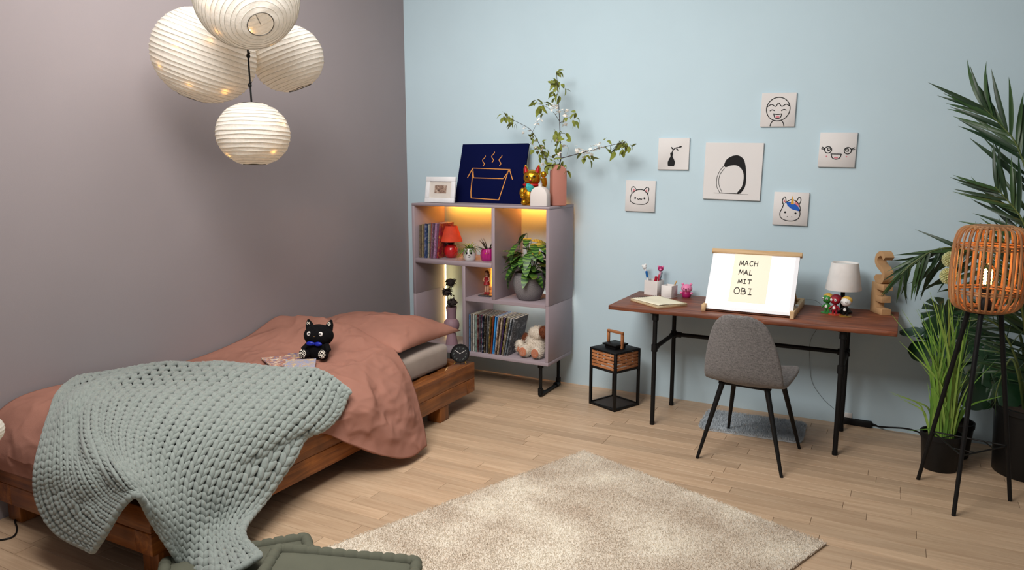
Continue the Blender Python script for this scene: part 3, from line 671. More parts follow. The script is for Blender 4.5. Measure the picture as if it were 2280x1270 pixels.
# white arch vase and terracotta arch vase
a, b = aty(1185, 458, -.40), aty(1222, 460, -.40); w = b.x-a.x; h = hz(1205, 415, (a.x, -.40))-zs
c = V(((a.x+b.x)/2, -.405, zs)); T = Matrix.Translation(c)
mv2 = lambda x_, y_, t_: T @ V((x_, t_, y_))
av = thing('arch_vase', 'small white arch shaped vase with a short neck on the shelf top', 'vase', c)
WV = mat('warm_white_ceramic', (214, 206, 202), .6, var=None)
build(MB().prism(arch(w, h), -.03, .03, mv2), 'vase_body', WV, av, .004)
build(MB().lathe([(.013, h-.01), (.013, h+.016), (.0155, h+.02), (.0115, h+.02), (.009, h+.012), (.009, h-.01)], 20, c), 'neck', WV, av)
P_ = aty(1241, 455, -.27); c = V((P_.x, -.26, zs)); u = mpp(c); h = hz(1240, 369, c)-zs
T = RZ(38, c); tv = thing('terracotta_vase', 'tall terracotta arch vase with faceted sides on the shelf top', 'vase', c)
TV = mat('terracotta_matt', (176, 116, 102), .7, var=None)
mv3 = lambda x_, y_, t_: T @ V((x_, t_, y_))
build(MB().prism(arch(.098, h, .045), -.05, .05, mv3), 'vase_body', TV, tv, .006)
build(MB().lathe([(.02, -.004), (.026, .003), (.026, .008), (.018, .008), (.016, .0)], 20, c+V((0, 0, h-.002))), 'mouth_ring', TV, tv)
VT = c+V((0, 0, h))
# ---- blossom branch
BARK = mat('dark_twig_bark', (52, 42, 38), .8, var=(60, .2)); LB = mat('olive_spring_leaf', (116, 124, 48), .5, var=(14, .25)); BL = mat('blossom_white', (236, 230, 222), .8, var=None)
br = thing('blossom_branch', 'spring branch with olive leaves and small white blossoms standing in the terracotta vase', 'branch', VT-V((0, 0, .1)))
Yb = -.27
W_ = lambda px, py, y=Yb: aty(px, py, y)
twigs = {'main': ([VT-V((0, 0, .12)), VT+V((.005, 0, .0)), W_(1249, 352), W_(1247, 300), W_(1245, 250), W_(1242, 205), W_(1239, 160)], .0042),
 'left': ([VT-V((.0, 0, .11)), VT+V((-.01, -.01, .0)), W_(1222, 368, -.30), W_(1205, 330, -.32), W_(1184, 292, -.34), W_(1160, 276, -.35), W_(1122, 258, -.36)], .0034),
 'right': ([W_(1248, 353), W_(1290, 342, -.29), W_(1335, 330, -.30), W_(1368, 322, -.30), W_(1398, 316, -.30)], .003),
 'upl': ([W_(1246, 270), W_(1232, 250), W_(1212, 236), W_(1190, 230)], .002), 'upr': ([W_(1247, 274), W_(1262, 264), W_(1280, 256)], .002), 'low': ([W_(1249, 350), W_(1232, 352), W_(1216, 342)], .0018), 'l2': ([W_(1186, 293, -.34), W_(1193, 280, -.34), W_(1199, 268, -.34)], .0014)}
for k, (pp, r) in twigs.items():
    q = path(pp, 22); build(MB().tube(q, [r*(1-.6*i/21) for i in range(22)], 6), 'twig', BARK, br)
lmb = [leafmesh('leaf', .052, .0135, LB, b, .25, 6, oval) for b in (.2, .5, .9)]
clus = [(1232,180,9),(1244,186,5),(1236,195,5),(1228,212,4),(1252,198,3),(1240,163,4),(1194,228,6),(1205,240,5),(1208,258,4),(1212,228,3),(1276,252,3),(1279,268,4),(1262,264,2),(1122,258,6),(1148,272,5),(1140,262,3),(1184,306,5),(1203,318,5),(1192,330,4),(1208,344,6),(1217,340,3),(1240,300,5),(1256,304,5),(1236,292,3),(1240,325,4),(1255,318,3),(1214,368,5),(1232,364,5),(1252,366,6),(1262,374,3),(1238,352,3),(1298,346,3),(1310,350,4),(1352,330,3),(1368,334,4),(1382,322,5),(1393,320,6),(1402,326,4),(1380,330,3),(1350,318,2),(1215,352,3),(1246,210,2)]
for (px, py, nn) in clus:
    for q in range(nn):
        y = Yb+random.uniform(-.05, .05)-(.06 if px < 1190 else 0); p = W_(px+random.uniform(-7, 7), py+random.uniform(-7, 7), y)
        inst(random.choice(lmb), 'leaf', aim(p, rv()+V((0, 0, -.35)), s=random.uniform(.7, 1.15), roll=random.uniform(-1, 1)), br)
mb = MB()
for k in range(5):
    a = 2*PI*k/5; d = V((math.cos(a), math.sin(a), .3)); e = V((-d.y, d.x, 0))*.0032
    mb.add([V((0, 0, 0)), d*.007-e*1.5, d*.014, d*.007+e*1.5], [(0, 1, 2, 3)])
o = build(mb, 'blossom', BL, recalc=False); bdm = o.data; bpy.data.objects.remove(o)
for (px, py, nn) in [(1232,238,9),(1240,248,7),(1258,252,10),(1255,275,6),(1200,272,6),(1172,290,6),(1238,310,6),(1255,325,5),(1186,318,5),(1200,330,5),(1290,333,7),(1300,345,10),(1310,340,6),(1320,328,6),(1336,326,6),(1245,338,4),(1212,370,3)]:
    for q in range(nn):
        p = W_(px+random.uniform(-8, 8), py+random.uniform(-8, 8), Yb+random.uniform(-.05, .04)-(.06 if px < 1205 else 0)); inst(bdm, 'blossom', aim(p, rv()+V((.2, -.6, .1)), s=random.uniform(.8, 1.3)), br)
# ------------------------------------------------------------------ desk
DW = wood('walnut_stained_desk', (84, 42, 27), (152, 90, 60), (1.2, 26, 26), .5, .3)
desk = thing('desk', 'long desk with a reddish brown wooden top on black pipe legs', 'desk', (2.8, -.33, 0))
dx0, dx1, dyf, dyb, dz0, dz1 = 1.986, 3.604, -.634, -.032, .722, .75
n = 60; poly = [(dx0, dyb), (dx0, dyf)]
poly = [(dx0+(dx1-dx0)*k/n, dyf+.004*noise.noise(V((k*.35, 0, 0)))) for k in range(n+1)]+[(dx1, dyb), (dx0, dyb)]
build(MB().prism(poly, dz0, dz1), 'desktop', DW, desk, .003, 1)
lxs, lyf_, lyb_ = (2.277, 3.341), -.584, -.152
for X in lxs:
    for Y in (lyf_, lyb_):
        lg = build(MB().cyl((X, Y, .004), (X, Y, dz0-.001), .0138, n=16), 'leg', BLACK, desk)
        build(MB().lathe([(.014, -.05), (.02, -.048), (.02, -.008), (.034, -.006), (.034, 0), (0, 0)], 18, (X, Y, dz0-.0005)), 'flange', BLACK, lg)
        build(MB().cyl((X, Y, 0), (X, Y, .02), .0155), 'foot_cap', BLACK, lg)
        build(MB().cyl((X, Y, .475), (X, Y, .52), .0195).cyl((X, Y, .497), (X, Y+(.045 if Y == lyf_ else -.045), .497), .0195), 'tee_fitting', BLACK, lg)
    build(MB().cyl((X, lyf_, .497), (X, lyb_, .497), .0138), 'side_rail', BLACK, desk)
cr_ = build(MB().cyl((lxs[0], lyb_, .497), (lxs[1], lyb_, .497), .0138), 'back_rail', BLACK, desk)
for X, sg in ((lxs[0], 1), (lxs[1], -1)): build(MB().cyl((X, lyb_, .497), (X+sg*.05, lyb_, .497), .0195), 'coupling', BLACK, cr_)
dz = dz1+.0006
# ---- notebook
CR = mat('cream_paper', (232, 224, 200), .9, var=(8, .02)); CRE = mat('cream_paper_edges', (206, 190, 156), .9, var=(120, .12))
na, nb, nc_, nd = [atz(*q, .768) for q in ((1403, 662), (1470, 656), (1534, 679), (1461, 683))]
ex = (nb-na+nd*0).normalized(); ey = (nd-na).normalized()
c = (na+nb+nc_+nd)/4; T = Matrix.Translation((c.x, c.y, dz)) @ Matrix.Rotation(math.atan2((nb-na).y, (nb-na).x), 4, 'Z'); w = .225; d = .30
nbk = thing('sketch_pad', 'cream spiral sketch pad lying open on the desk corner', 'notebook', (c.x, c.y, dz))
build(MB(T).box(-w/2, w/2, -d/2, d/2, 0, .003), 'back_cover', mat('kraft_card', (176, 140, 104), .9), nbk, .0006, 1)
build(MB(T).box(-w/2+.002, w/2-.002, -d/2+.002, d/2-.002, .0033, .016), 'pages', CRE, nbk, .001, 1)
P = [[T @ V((-w/2+w*i/10, -d/2+d*j/12, .0175+.004*math.sin(3*i/10+1)*(1-j/12)+.0015*math.sin(i))) for i in range(11)] for j in range(13)]
build(MB().grid(P), 'top_sheet', CR, nbk, solid=.0005)
for k in range(14):
    p = T @ V((-w/2+.012+k*(w-.024)/13, d/2-.004, .011)); a = T.to_3x3() @ V((1, 0, 0))
    build(MB().tube([p+T.to_3x3() @ V((0, .008*math.cos(q), .0105*math.sin(q))) for q in [2*PI*m/12 for m in range(12)]], .0011, 5, True), 'spiral_ring', BLACK, nbk)
# ---- pen boxes and pens
OW = mat('off_white_card', (224, 218, 215), .8, var=(8, .02))
def openbox(name, c, w, h, rz, label):
    T = RZ(rz, c); o = thing(name, label, 'pen holder', c, None); t_ = .004
    build(MB(T).box(-w/2, w/2, -w/2, w/2, 0, t_), 'box_floor', OW, o, smooth=0)
    for (a, b, e, f) in ((-w/2, w/2, -w/2, -w/2+t_), (-w/2, w/2, w/2-t_, w/2), (-w/2, -w/2+t_, -w/2+t_, w/2-t_), (w/2-t_, w/2, -w/2+t_, w/2-t_)):
        build(MB(T).box(a, b, e, f, t_, h), 'box_wall', OW, o, .0008, 1)
    return o
c1 = V((2.118, -.11, dz)); openbox('pen_box', c1, .098, .098, -10, 'taller off white square pen box on the desk, filled with pens')
c2 = V((2.240, -.165, dz)); openbox('small_pen_box', c2, .078, .08, -14, 'shorter off white square box on the desk beside the pen box')
def pen(p0, p1, r, m, cap, lab, capm=None):
    p0, p1 = V(p0), V(p1); o = thing('pen', lab, 'pen', p0, 'pens in the desk boxes'); q = p0.lerp(p1, .72)
    build(MB().cyl(p0, q, r, n=10), 'barrel', m, o); build(MB().tube([q, p1, p1.lerp(q, -.08)], [r*1.15, r*1.15, r*.5], 10), 'cap', capm or m, o)
PBL = mat('blue_plastic', (24, 98, 168), .35, var=None); PWH = mat('white_pen', (226, 226, 226), .35, var=None); PRD = mat('red_plastic', (176, 20, 50), .35, var=None); PGY = mat('grey_pen', (90, 100, 110), .35, var=None)
pen(c1+V((-.02, -.02, .01)), c1+V((-.048, -.03, .158)), .007, PWH, 1, 'white pen with a blue cap in the taller pen box', PBL)
pen(c1+V((.02, .0, .01)), c1+V((.046, .02, .15)), .004, PGY, 1, 'grey pen leaning in the taller pen box')
pen(c1+V((.03, -.02, .01)), c1+V((.040, -.028, .14)), .004, PRD, 1, 'thin red pen in the taller pen box')
pen(c1+V((.0, -.01, .01)), c1+V((.022, -.028, .125)), .009, PRD, 1, 'thick dark red marker in the taller pen box')
pen(c2+V((0, 0, .01)), c2+V((.042, .02, .108)), .004, mat('natural_pencil', (196, 160, 108), .6), 1, 'natural wood pencil in the shorter pen box')
# white soft brush topper pen and pink animal topper pen
o = thing('topper_pen', 'white pen with a fluffy topper in the taller pen box', 'pen', c1+V((-.03, .01, .01))); p0, p1 = c1+V((-.02, .02, .01)), c1+V((-.072, .02, .168))
build(MB().cyl(p0, p1, .0055), 'barrel', PWH, o); build(MB().ell(p1+V((-.006, 0, .012)), .015, .013, .017).ell(p1+V((-.018, 0, .02)), .008).ell(p1+V((.002, 0, .028)), .008), 'topper', PWH, o)
PK = mat('pink_plastic', (226, 130, 172), .4, var=None); PK2 = mat('dark_pink_plastic', (160, 26, 92), .4, var=None)
o = thing('topper_pen', 'pink pen with a rounded animal topper in the taller pen box', 'pen', c1+V((.01, .02, .01))); p0, p1 = c1+V((.012, .02, .01)), c1+V((.034, .02, .152))
build(MB().cyl(p0, p1, .008), 'barrel', mat('pale_pink', (226, 170, 196), .4, var=None), o)
tp = build(MB().ell(p1+V((.002, 0, .022)), .02, .016, .018), 'topper', PK2, o); build(MB().ell(p1+V((.004, -.013, .018)), .009, .006, .007), 'muzzle', PK, tp)
for sg in (-1, 1): build(MB().ell(p1+V((.002+sg*.015, 0, .038)), .007), 'topper_ear', PK, tp)
# ---- pink bear
c = V((2.343, -.115, dz)); br_ = thing('bear_figure', 'small round pink toy bear with a dark pink body on the desk', 'figurine', c)
T = RZ(math.degrees(math.atan2(CAM.y-c.y, CAM.x-c.x))+90-8, c)
build(MB(T).lathe([(0, 0), (.026, 0), (.031, .008), (.03, .03), (.024, .038), (0, .04)], 22), 'body', PK2, br_)
hd = build(MB(T).ell((0, 0, .058), .037, .033, .029), 'head', PK, br_)
for sg in (-1, 1):
    build(MB(T).ell((sg*.027, 0, .086), .009, .006, .009), 'ear', PK, br_); build(MB(T).ell((sg*.014, -.031, .062), .0035), 'eye', INK, hd)
    build(MB(T).ell((sg*.034, -.01, .028), .01, .011, .009), 'arm', PK, br_)
build(MB(T).ell((0, -.034, .056), .005, .003, .004).ell((0, -.034, .048), .0035, .003, .004), 'nose', INK, hd)
# ---- light box
PINE = wood('pale_pine', (190, 154, 112), (222, 192, 150), (2, 20, 20), .6, .15)
f0, f1, f2 = V((2.548, -.545, dz)), V((3.075, -.545, dz)), V((3.066, -.06, dz))
lb = thing('light_box', 'tilted lit tracing light box on a pine base with a handwritten sheet', 'light box', (2.81, -.3, dz))
for X in (2.548, 3.052):
    build(MB().box(X, X+.023, -.55, -.06, dz, dz+.042), 'base_rail', PINE, lb, .0015, 1)
build(MB().box(2.571, 3.052, -.083, -.06, dz, dz+.042), 'base_rail', PINE, lb, .0015, 1); build(MB().box(2.571, 3.052, -.53, -.09, dz+.004, dz+.009), 'base_panel', mat('walnut_base', (92, 50, 32), .6), lb)
pb = V((2.812, -.525, dz+.014)); tp = aty(1682, 562, -.33)
# panel: bottom edge at y -.525, top edge found on the plane y = -.33
ztop = tp.z; Ht = math.hypot(ztop-pb.z, .195); ez = V((0, .195, ztop-pb.z)).normalized(); ey_ = V((1, 0, 0)); nz = ey_.cross(ez).normalized()
if nz.y > 0: nz = -nz
T = Matrix(((1, ez.x, nz.x, pb.x), (0, ez.y, nz.y, pb.y), (0, ez.z, nz.z, pb.z), (0, 0, 0, 1)))
w = .505
build(MB(T).box(-w/2, w/2, 0, Ht, -.014, -.002), 'panel_back', mat('grey_panel_back', (120, 110, 100), .6), lb, .001, 1)
GLOW = mat('lit_diffuser', (240, 238, 232), .4, var=None, emit=((255, 248, 238), 1.25)); DIFE = mat('diffuser_margin', (232, 232, 236), .4, var=None, emit=((245, 245, 255), .1))
build(MB(T).box(-w/2, w/2, 0, Ht-.002, -.0015, .0005), 'diffuser_margin', DIFE, lb, smooth=0)
build(MB(T).box(-w/2+.024, w/2-.024, .02, Ht-.024, .0006, .0016), 'diffuser', GLOW, lb, smooth=0)
build(MB(T).box(-w/2-.008, w/2+.012, Ht-.018, Ht+.008, -.016, .014), 'top_bar', PINE, lb, .002, 1)
for sg in (-1, 1): build(MB().cyl((2.812+sg*.22, -.37, dz+.33*.55), (2.812+sg*.22, -.10, dz+.03), .007), 'prop', PINE, lb)
build(MB().box(3.06, 3.078, -.40, -.37, dz+.0425, dz+.055), 'switch', WHITEP, lb)
t = NT('sheet_painted_backlight'); t.base(.9, 0, .2); t.b.inputs['Base Color'].default_value = lin((234, 224, 202))
t.b.inputs['Emission Color'].default_value = lin((255, 246, 228)); t.b.inputs['Emission Strength'].default_value = .3  # panel light coming through the paper is painted in as weak emission
sw = .215; sx_ = -.012
sh_ = thing('handwritten_sheet', 'cream sheet with black capital letters on the lit tracing panel', 'paper', T @ V((sx_, .06, .003)))
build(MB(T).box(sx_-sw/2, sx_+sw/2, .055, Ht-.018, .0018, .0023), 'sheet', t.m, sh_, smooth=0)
fn = lambda x_, y_, z_: T @ V((sx_-sw/2+x_*sw, .055+y_*(Ht-.073), .0023+z_))
mb = MB()
LET = {'M': [[(-.1, 0), (.08, 1), (.48, .2), (.9, 1), (1.08, 0)]], 'A': [[(0, 0), (.5, 1), (1, 0)], [(.2, .35), (.85, .4)]], 'C': [[(.95, .85), (.6, 1), (.2, .8), (.05, .45), (.3, .05), (.65, 0), (1, .15)]], 'H': [[(.1, 0), (.1, 1)], [(.9, .05), (.95, 1)], [(0, .5), (1.05, .52)]],
       'L': [[(.2, 1), (.1, 0), (.9, .02)]], 'I': [[(.5, 0), (.5, 1)], [(.15, 1), (.85, 1)], [(.15, 0), (.85, 0)]], 'T': [[(.5, 0), (.55, 1)], [(0, .97), (1.1, 1)]], 'B': [[(.05, 0), (.1, 1), (.7, .95), (.8, .7), (.2, .52), (.9, .45), (1, .2), (.6, 0), (.05, 0)]],
       'O': [circ(.5, .5, .55, .55, 16)]}
for word, x_, y_, cw, ch in (('MACH', .17, .76, .098, .10), ('MAL', .19, .57, .10, .10), ('MIT', .20, .39, .095, .08), ('OBI', .13, .17, .135, .12)):
    for k, chh in enumerate(word):
        mb = MB()
        for st_ in [sg_ for s0 in LET[chh] for sg_ in ([s0] if len(s0) > 12 else [s0[q_:q_+2] for q_ in range(len(s0)-1)])]: mb.stroke([(x_+k*cw*1.32+p[0]*cw, y_+p[1]*ch) for p in st_], .018, fn, .0012)
        build(mb, 'letter_stroke', INK, sh_, recalc=False, smooth=0)
# ---- desk lamp
c = V((3.300, -.20, dz)); dl = thing('desk_lamp', 'slim black desk lamp with a white cone shade, switched off', 'lamp', c); u = mpp(c)
z0 = hz(1878, 645, c)-dz; z1 = hz(1880, 585, c)-dz
build(MB().lathe([(0, 0), (.058, 0), (.058, .008), (.052, .012), (.0, .013)], 30, c), 'base', BLACK, dl); build(MB().cyl(c+V((0, 0, .012)), c+V((0, 0, z1-.03)), .0125), 'post', BLACK, dl)
build(MB().lathe([(.10, z0), (.101, z0+.002), (.074, z1), (.072, z1), (.099, z0+.002)], 40, c), 'shade', mat('white_linen_shade', (234, 232, 230), .85, bmp=(300, .1)), dl)
build(MB().lathe([(0, z1-.012), (.072, z1-.012), (.072, z1-.010), (0, z1-.010)], 24, c), 'shade_ring', WHITEP, dl)
# ---- three little toy figures (plain generic bodies in the same colours)
def toy(px, py, s, cols, lab, turn=-20):
    c = atz(px, py, .75); c.z = dz; T = RZ(math.degrees(math.atan2(CAM.y-c.y, CAM.x-c.x))+90+turn, c) @ Matrix.Scale(s, 4)
    o = thing('toy_figure', lab, 'toy figure', c); A, B, D, E_ = cols
    build(MB(T).lathe([(0, 0), (.034, 0), (.034, .004), (0, .005)], 20), 'stand', E_, o)
    b_ = MB(T)
    for sg in (-1, 1): b_.tube([(sg*.010, 0, .006), (sg*.009, 0, .03)], [.006, .007], 9); b_.tube([(sg*.013, 0, .048), (sg*.026, -.004, .038), (sg*.03, -.01, .03)], [.006, .005, .005], 8)
    b_.tube([(0, 0, .024), (0, 0, .034), (0, 0, .05), (0, 0, .06)], [.012, .016, .014, .008], 14); build(b_, 'body', A, o)
    build(MB(T).ell((0, -.013, .04), .009, .004, .010), 'belly', D, o)
    h = build(MB(T).ell((0, -.002, .085), .03, .027, .026), 'head', A if A is not BLACK else WHITEP, o)
    for sg in (-1, 1):
        e = build(MB(T).ell((sg*.012, -.027, .088), .007, .003, .008), 'eye', WHITEP, h); build(MB(T).ell((sg*.012, -.0295, .087), .003, .002, .004), 'pupil', INK, e)
    build(MB(T).ell((0, .006, .094), .032, .026, .024), 'cap', B, o)
TGR = mat('toy_green', (52, 132, 52), .4, var=None); TYE = mat('toy_yellow', (206, 164, 70), .45, var=None); TRD = mat('toy_red', (150, 22, 40), .4, var=None); TDR = mat('toy_dark_red', (112, 20, 40), .4, var=None)
toy(1841, 697, 1.0, (TGR, TYE, WHITEP, TGR), 'little green toy figure with a yellow cap, beside the red toy figure', -35)
toy(1858, 701, 1.02, (TRD, TDR, WHITEP, mat('toy_orange', (190, 60, 30), .4, var=None)), 'little dark red toy figure between the green and the black toy figure', -25)
toy(1882, 705, 1.0, (BLACK, TYE, WHITEP, mat('toy_amber', (150, 110, 40), .3, var=None)), 'little black and white toy figure with a yellow cap on the desk', -25)
# ---- cardboard letters E and S
KR = mat('kraft_cardboard', (186, 146, 104), .9, var=(5, .05))
e0 = V((3.447, -.075, dz)); dirv = (V((3.514, -.193, dz))-e0); Lb = dirv.length; xd = dirv.normalized()      # letter's reading direction runs toward the camera
yd = V((-xd.y, xd.x, 0));  yd = yd if yd.x > 0 else -yd
hE = hz(1940, 627, e0)-dz; wd = .055
fnE = lambda a, b, t_: e0+xd*a+V((0, 0, b))+yd*t_
q = hE/5
E_ = [(0, 0), (Lb, 0), (Lb, q), (Lb*.42, q), (Lb*.42, 2*q), (Lb*.92, 2*q), (Lb*.92, 3*q), (Lb*.42, 3*q), (Lb*.42, 4*q), (Lb, 4*q), (Lb, hE), (0, hE)]
o = thing('cardboard_letter', 'brown cardboard letter E standing on the desk under the letter S', 'letter', e0); build(MB().prism(E_, 0, wd, fnE), 'letter_body', KR, o, .001, 1)
hS = hz(1952, 560, e0+xd*.06)-dz-hE-.001
cen = [(.80, .80), (.62, .93), (.40, .93), (.18, .82), (.16, .66), (.36, .54), (.62, .46), (.82, .34), (.80, .16), (.58, .06), (.34, .07), (.14, .20)]
cp = path([(a*Lb, b*hS, 0) for a, b in cen], 40); hw = hS*.075
S_ = []
R2 = []
for k in range(40):
    d_ = (cp[min(39, k+1)]-cp[max(0, k-1)]).normalized(); nn = V((-d_.y, d_.x, 0))*hw; S_.append((cp[k].x+nn.x, max(0, cp[k].y+nn.y))); R2.append((cp[k].x-nn.x, max(0, cp[k].y-nn.y)))
fnS = lambda a, b, t_: e0+xd*(a+.006)+V((0, 0, hE+.0008+b))+yd*t_
rings = [[fnS(*S_[k], 0), fnS(*R2[k], 0), fnS(*R2[k], wd), fnS(*S_[k], wd)] for k in range(40)]
o = thing('cardboard_letter', 'brown cardboard letter S balanced on top of the letter E', 'letter', e0+V((0, 0, hE))); build(MB().ring(rings), 'letter_body', KR, o, smooth=30)
# ------------------------------------------------------------------ chair
FAB = None
t = NT('grey_woven_fabric'); t.base(.95, 0, .15, 0, .15)
wv = []
v1 = t.noise(t.coord((60, 60, 420)), 1, 3); v2 = t.noise(t.coord((420, 420, 60)), 1, 3)
ad = t.n('ShaderNodeMath', operation='ADD'); t.l(v1, ad.inputs[0]); t.l(v2, ad.inputs[1]); hf_ = t.n('ShaderNodeMath', operation='MULTIPLY'); t.l(ad.outputs[0], hf_.inputs[0]); hf_.inputs[1].default_value = .5
t.l(t.ramp(hf_.outputs[0], [(.36, lin((86, 84, 84))), (.64, lin((140, 136, 135)))]), t.b.inputs['Base Color']); t.bump(hf_.outputs[0], .3, .002); FAB = t.m
cc = V((2.905, -.79, 0)); T = RZ(-5.5, cc)
ch = thing('desk_chair', 'grey fabric shell chair with splayed black legs facing the desk', 'chair', cc)
prof = [(.235, .445, .15), (.225, .462, .195), (.17, .472, .218), (.05, .462, .225), (-.08, .448, .222), (-.17, .450, .216), (-.222, .478, .212), (-.246, .53, .209), (-.262, .60, .198), (-.28, .68, .180), (-.298, .76, .155), (-.312, .815, .125), (-.318, .842, .085), (-.320, .852, .03)]
rows_ = []; n = 16
for k, (y_, z_, hw) in enumerate(prof):
    back = max(0, min(1, (k-4)/3)); r = []
    for i in range(n+1):
        s_ = -1+2*i/n; cv = s_*s_
        r.append(T @ V((s_*hw, y_+back*.055*cv*(hw/.21), z_+(1-back)*.018*cv)))
    rows_.append(r)
o = build(MB().grid(rows_), 'upholstered_shell', FAB, ch, smooth=180, recalc=False); md = o.modifiers.new('thick', 'SOLIDIFY'); md.thickness = .03; md.offset = 0; md = o.modifiers.new('smooth', 'SUBSURF'); md.levels = 2; md.render_levels = 2
Ti = T.inverted()
for (px, py), (ax, ay) in zip(((1552, 1021), (1740, 1064), (1780, 1000), (1621, 961)), ((-.12, -.15), (.12, -.15), (.13, .12), (-.13, .12))):
    ft = atz(px, py, 0); tp_ = T @ V((ax, ay, .437)); build(MB().tube([ft, ft.lerp(tp_, .5), tp_], [.0085, .0125, .0155], 14), 'leg', BLACK, ch)
build(MB(T).box(-.14, .14, -.16, -.13, .428, .442).box(-.14, .14, .10, .13, .428, .442).box(-.02, .02, -.13, .10, .43, .44), 'under_frame', BLACK, ch, .002, 1)
# ------------------------------------------------------------------ metal and wood lantern
A_, B_, C_ = V((1.987, -.48, 0)), V((1.764, -.382, 0)), V((2.085, -.258, 0))
ang = math.degrees(math.atan2((A_-B_).y, (A_-B_).x)); s = .243; cL = (B_+C_)/2; T = RZ(ang, cL); h = s/2
ln = thing('metal_lantern', 'black metal lantern with wooden slats under the lid and a wooden handle', 'lantern', cL)
pt = .017; ht = .40; zl = .272
for sx_ in (-1, 1):
    for sy_ in (-1, 1): build(MB(T).box(sx_*h-(pt if sx_ > 0 else 0), sx_*h+(pt if sx_ < 0 else 0), sy_*h-(pt if sy_ > 0 else 0), sy_*h+(pt if sy_ < 0 else 0), 0, ht-.012), 'post', BLACK, ln, .001, 1)
for z0_, z1_ in ((.001, .018), (zl-.012, zl)):
    for k in range(4):
        M4 = T @ Matrix.Rotation(PI/2*k, 4, 'Z'); build(MB(M4).box(-h+pt, h-pt, -h+.001, -h+pt-.002, z0_, z1_), 'rail', BLACK, ln, .001, 1)
build(MB(T).box(-h+.015, h-.015, -h+.015, h-.015, .004, .012), 'base_plate', mat('dark_tray', (60, 52, 48), .6), ln); build(MB(T).box(-h, h, -h, h, ht-.012, ht), 'top_plate', BLACK, ln, .0015, 1)
SLW = wood('teak_slat', (150, 92, 54), (196, 134, 88), (2, 20, 20), .6, .2)
for k in range(4):
    M4 = T @ Matrix.Rotation(PI/2*k, 4, 'Z')
    for q in range(5): build(MB(M4).box(-h+pt+.0005, h-pt-.0005, -h+.005, -h+.010, zl+.003+q*.0228, zl+.003+q*.0228+.018), 'slat', SLW, ln, .001, 1)
GLS = mat('clear_glass', (255, 255, 255), .02, 0, .5, var=None, trans=1.0); GLS.node_tree.nodes['Principled BSDF'].inputs['IOR'].default_value = 1.08
for k in range(4):
    M4 = T @ Matrix.Rotation(PI/2*k, 4, 'Z'); build(MB(M4).box(-h+pt, h-pt, -h+.008, -h+.010, .018, zl-.012), 'glass_pane', GLS, ln, smooth=0)
build(MB(T).box(-.05, .05, -.05, .05, ht+.0005, ht+.022), 'chimney', BLACK, ln, .002, 1); build(MB(T).box(-.062, .062, -.062, .062, ht+.0225, ht+.032), 'chimney_cap', BLACK, ln, .001, 1)
hdl = thing  # handle: three bars
for a, b in (((-.072, -.056), (0, 1)), ((.056, .072), (0, 1))): build(MB(T).box(a[0], a[1], -.01, .01, ht+.001, ht+.10), 'handle_side', SLW, ln, .002, 1)
build(MB(T).box(-.072, .072, -.01, .01, ht+.1005, ht+.117), 'handle_bar', SLW, ln, .002, 1)
# ------------------------------------------------------------------ canvases on the wall
CV = mat('primed_canvas', (220, 217, 216), .9, 0, .2, var=(3, .01), bmp=(500, .15, .001)); CVP = mat('pink_paint', (208, 128, 138), .8, var=None); CVB = mat('blue_paint', (30, 92, 186), .8, var=None); CVO = mat('ochre_paint', (214, 158, 50), .8, var=None)
def canvas(x_, z_, s_, label, roll=0.):
    T = Matrix.Translation((x_, -.0185, z_)) @ Matrix.Rotation(math.radians(roll), 4, 'Y')
    o = thing('drawing_canvas', label, 'canvas', (x_, 0, z_)); build(MB(T).box(-s_/2, s_/2, 0, .0175, -s_/2, s_/2), 'canvas_panel', CV, o, .0015, 1)
    fn = lambda a, b, q: T @ V(((a-.5)*s_, -q-.0002, (b-.5)*s_)); return o, fn
def art_part(o, fn, strokes=(), fills=(), w=.02, name='drawing', m=INK, z=.0008):
    mb = MB()
    for k, f in enumerate(fills): build(MB().fill(f, fn, z-.0003+.0001*k), name if not strokes else 'ink_patch', m, o, recalc=False, smooth=0)
    for st_ in strokes: mb.stroke(st_, w*1.35, fn, z+.0002)
    if strokes: build(mb, name, m, o, recalc=False, smooth=0)
def bez(pts, n=24): P3 = path([(a, b, 0) for a, b in pts], n); return [(p.x, p.y) for p in P3]
# laughing face: plain round generic face
o, fn = canvas(2.846, 1.96, .205, 'square white canvas with an outlined laughing round face, highest on the wall', 1)
art_part(o, fn, [circ(.5, .52, .34, .35, 36), bez([(.16, .58), (.3, .66), (.42, .60), (.5, .70), (.6, .60), (.72, .66), (.84, .60)]), bez([(.27, .47), (.33, .50), (.40, .47)], 8), bez([(.60, .47), (.67, .51), (.74, .48)], 8), bez([(.38, .38), (.5, .36), (.62, .38)], 8), bez([(.38, .38), (.42, .27), (.5, .24), (.58, .27), (.62, .38)], 14), bez([(.3, .02), (.32, .1), (.38, .19)], 8), bez([(.7, .02), (.68, .1), (.62, .19)], 8)], w=.018)
art_part(o, fn, fills=[circ(.5, .285, .06, .03, 14)], name='tongue', m=CVP)
# black bottle with a twig: plain stand-in
o, fn = canvas(2.194, 1.695, .21, 'square white canvas with a small black bottle and twig, beside the blossom branch', .6)
art_part(o, fn, [bez([(.45, .5), (.48, .60), (.56, .68), (.68, .70)], 16)], [bez([(.58, .67), (.60, .62), (.66, .60), (.63, .66)], 10), bez([(.50, .62), (.44, .66), (.42, .72), (.49, .68)], 10), bez([(.66, .70), (.70, .74), (.77, .73), (.72, .69)], 10), bez([(.34, .11), (.33, .24), (.38, .36), (.41, .42), (.40, .53), (.49, .53), (.48, .42), (.51, .36), (.56, .24), (.54, .11)], 30)], w=.022)
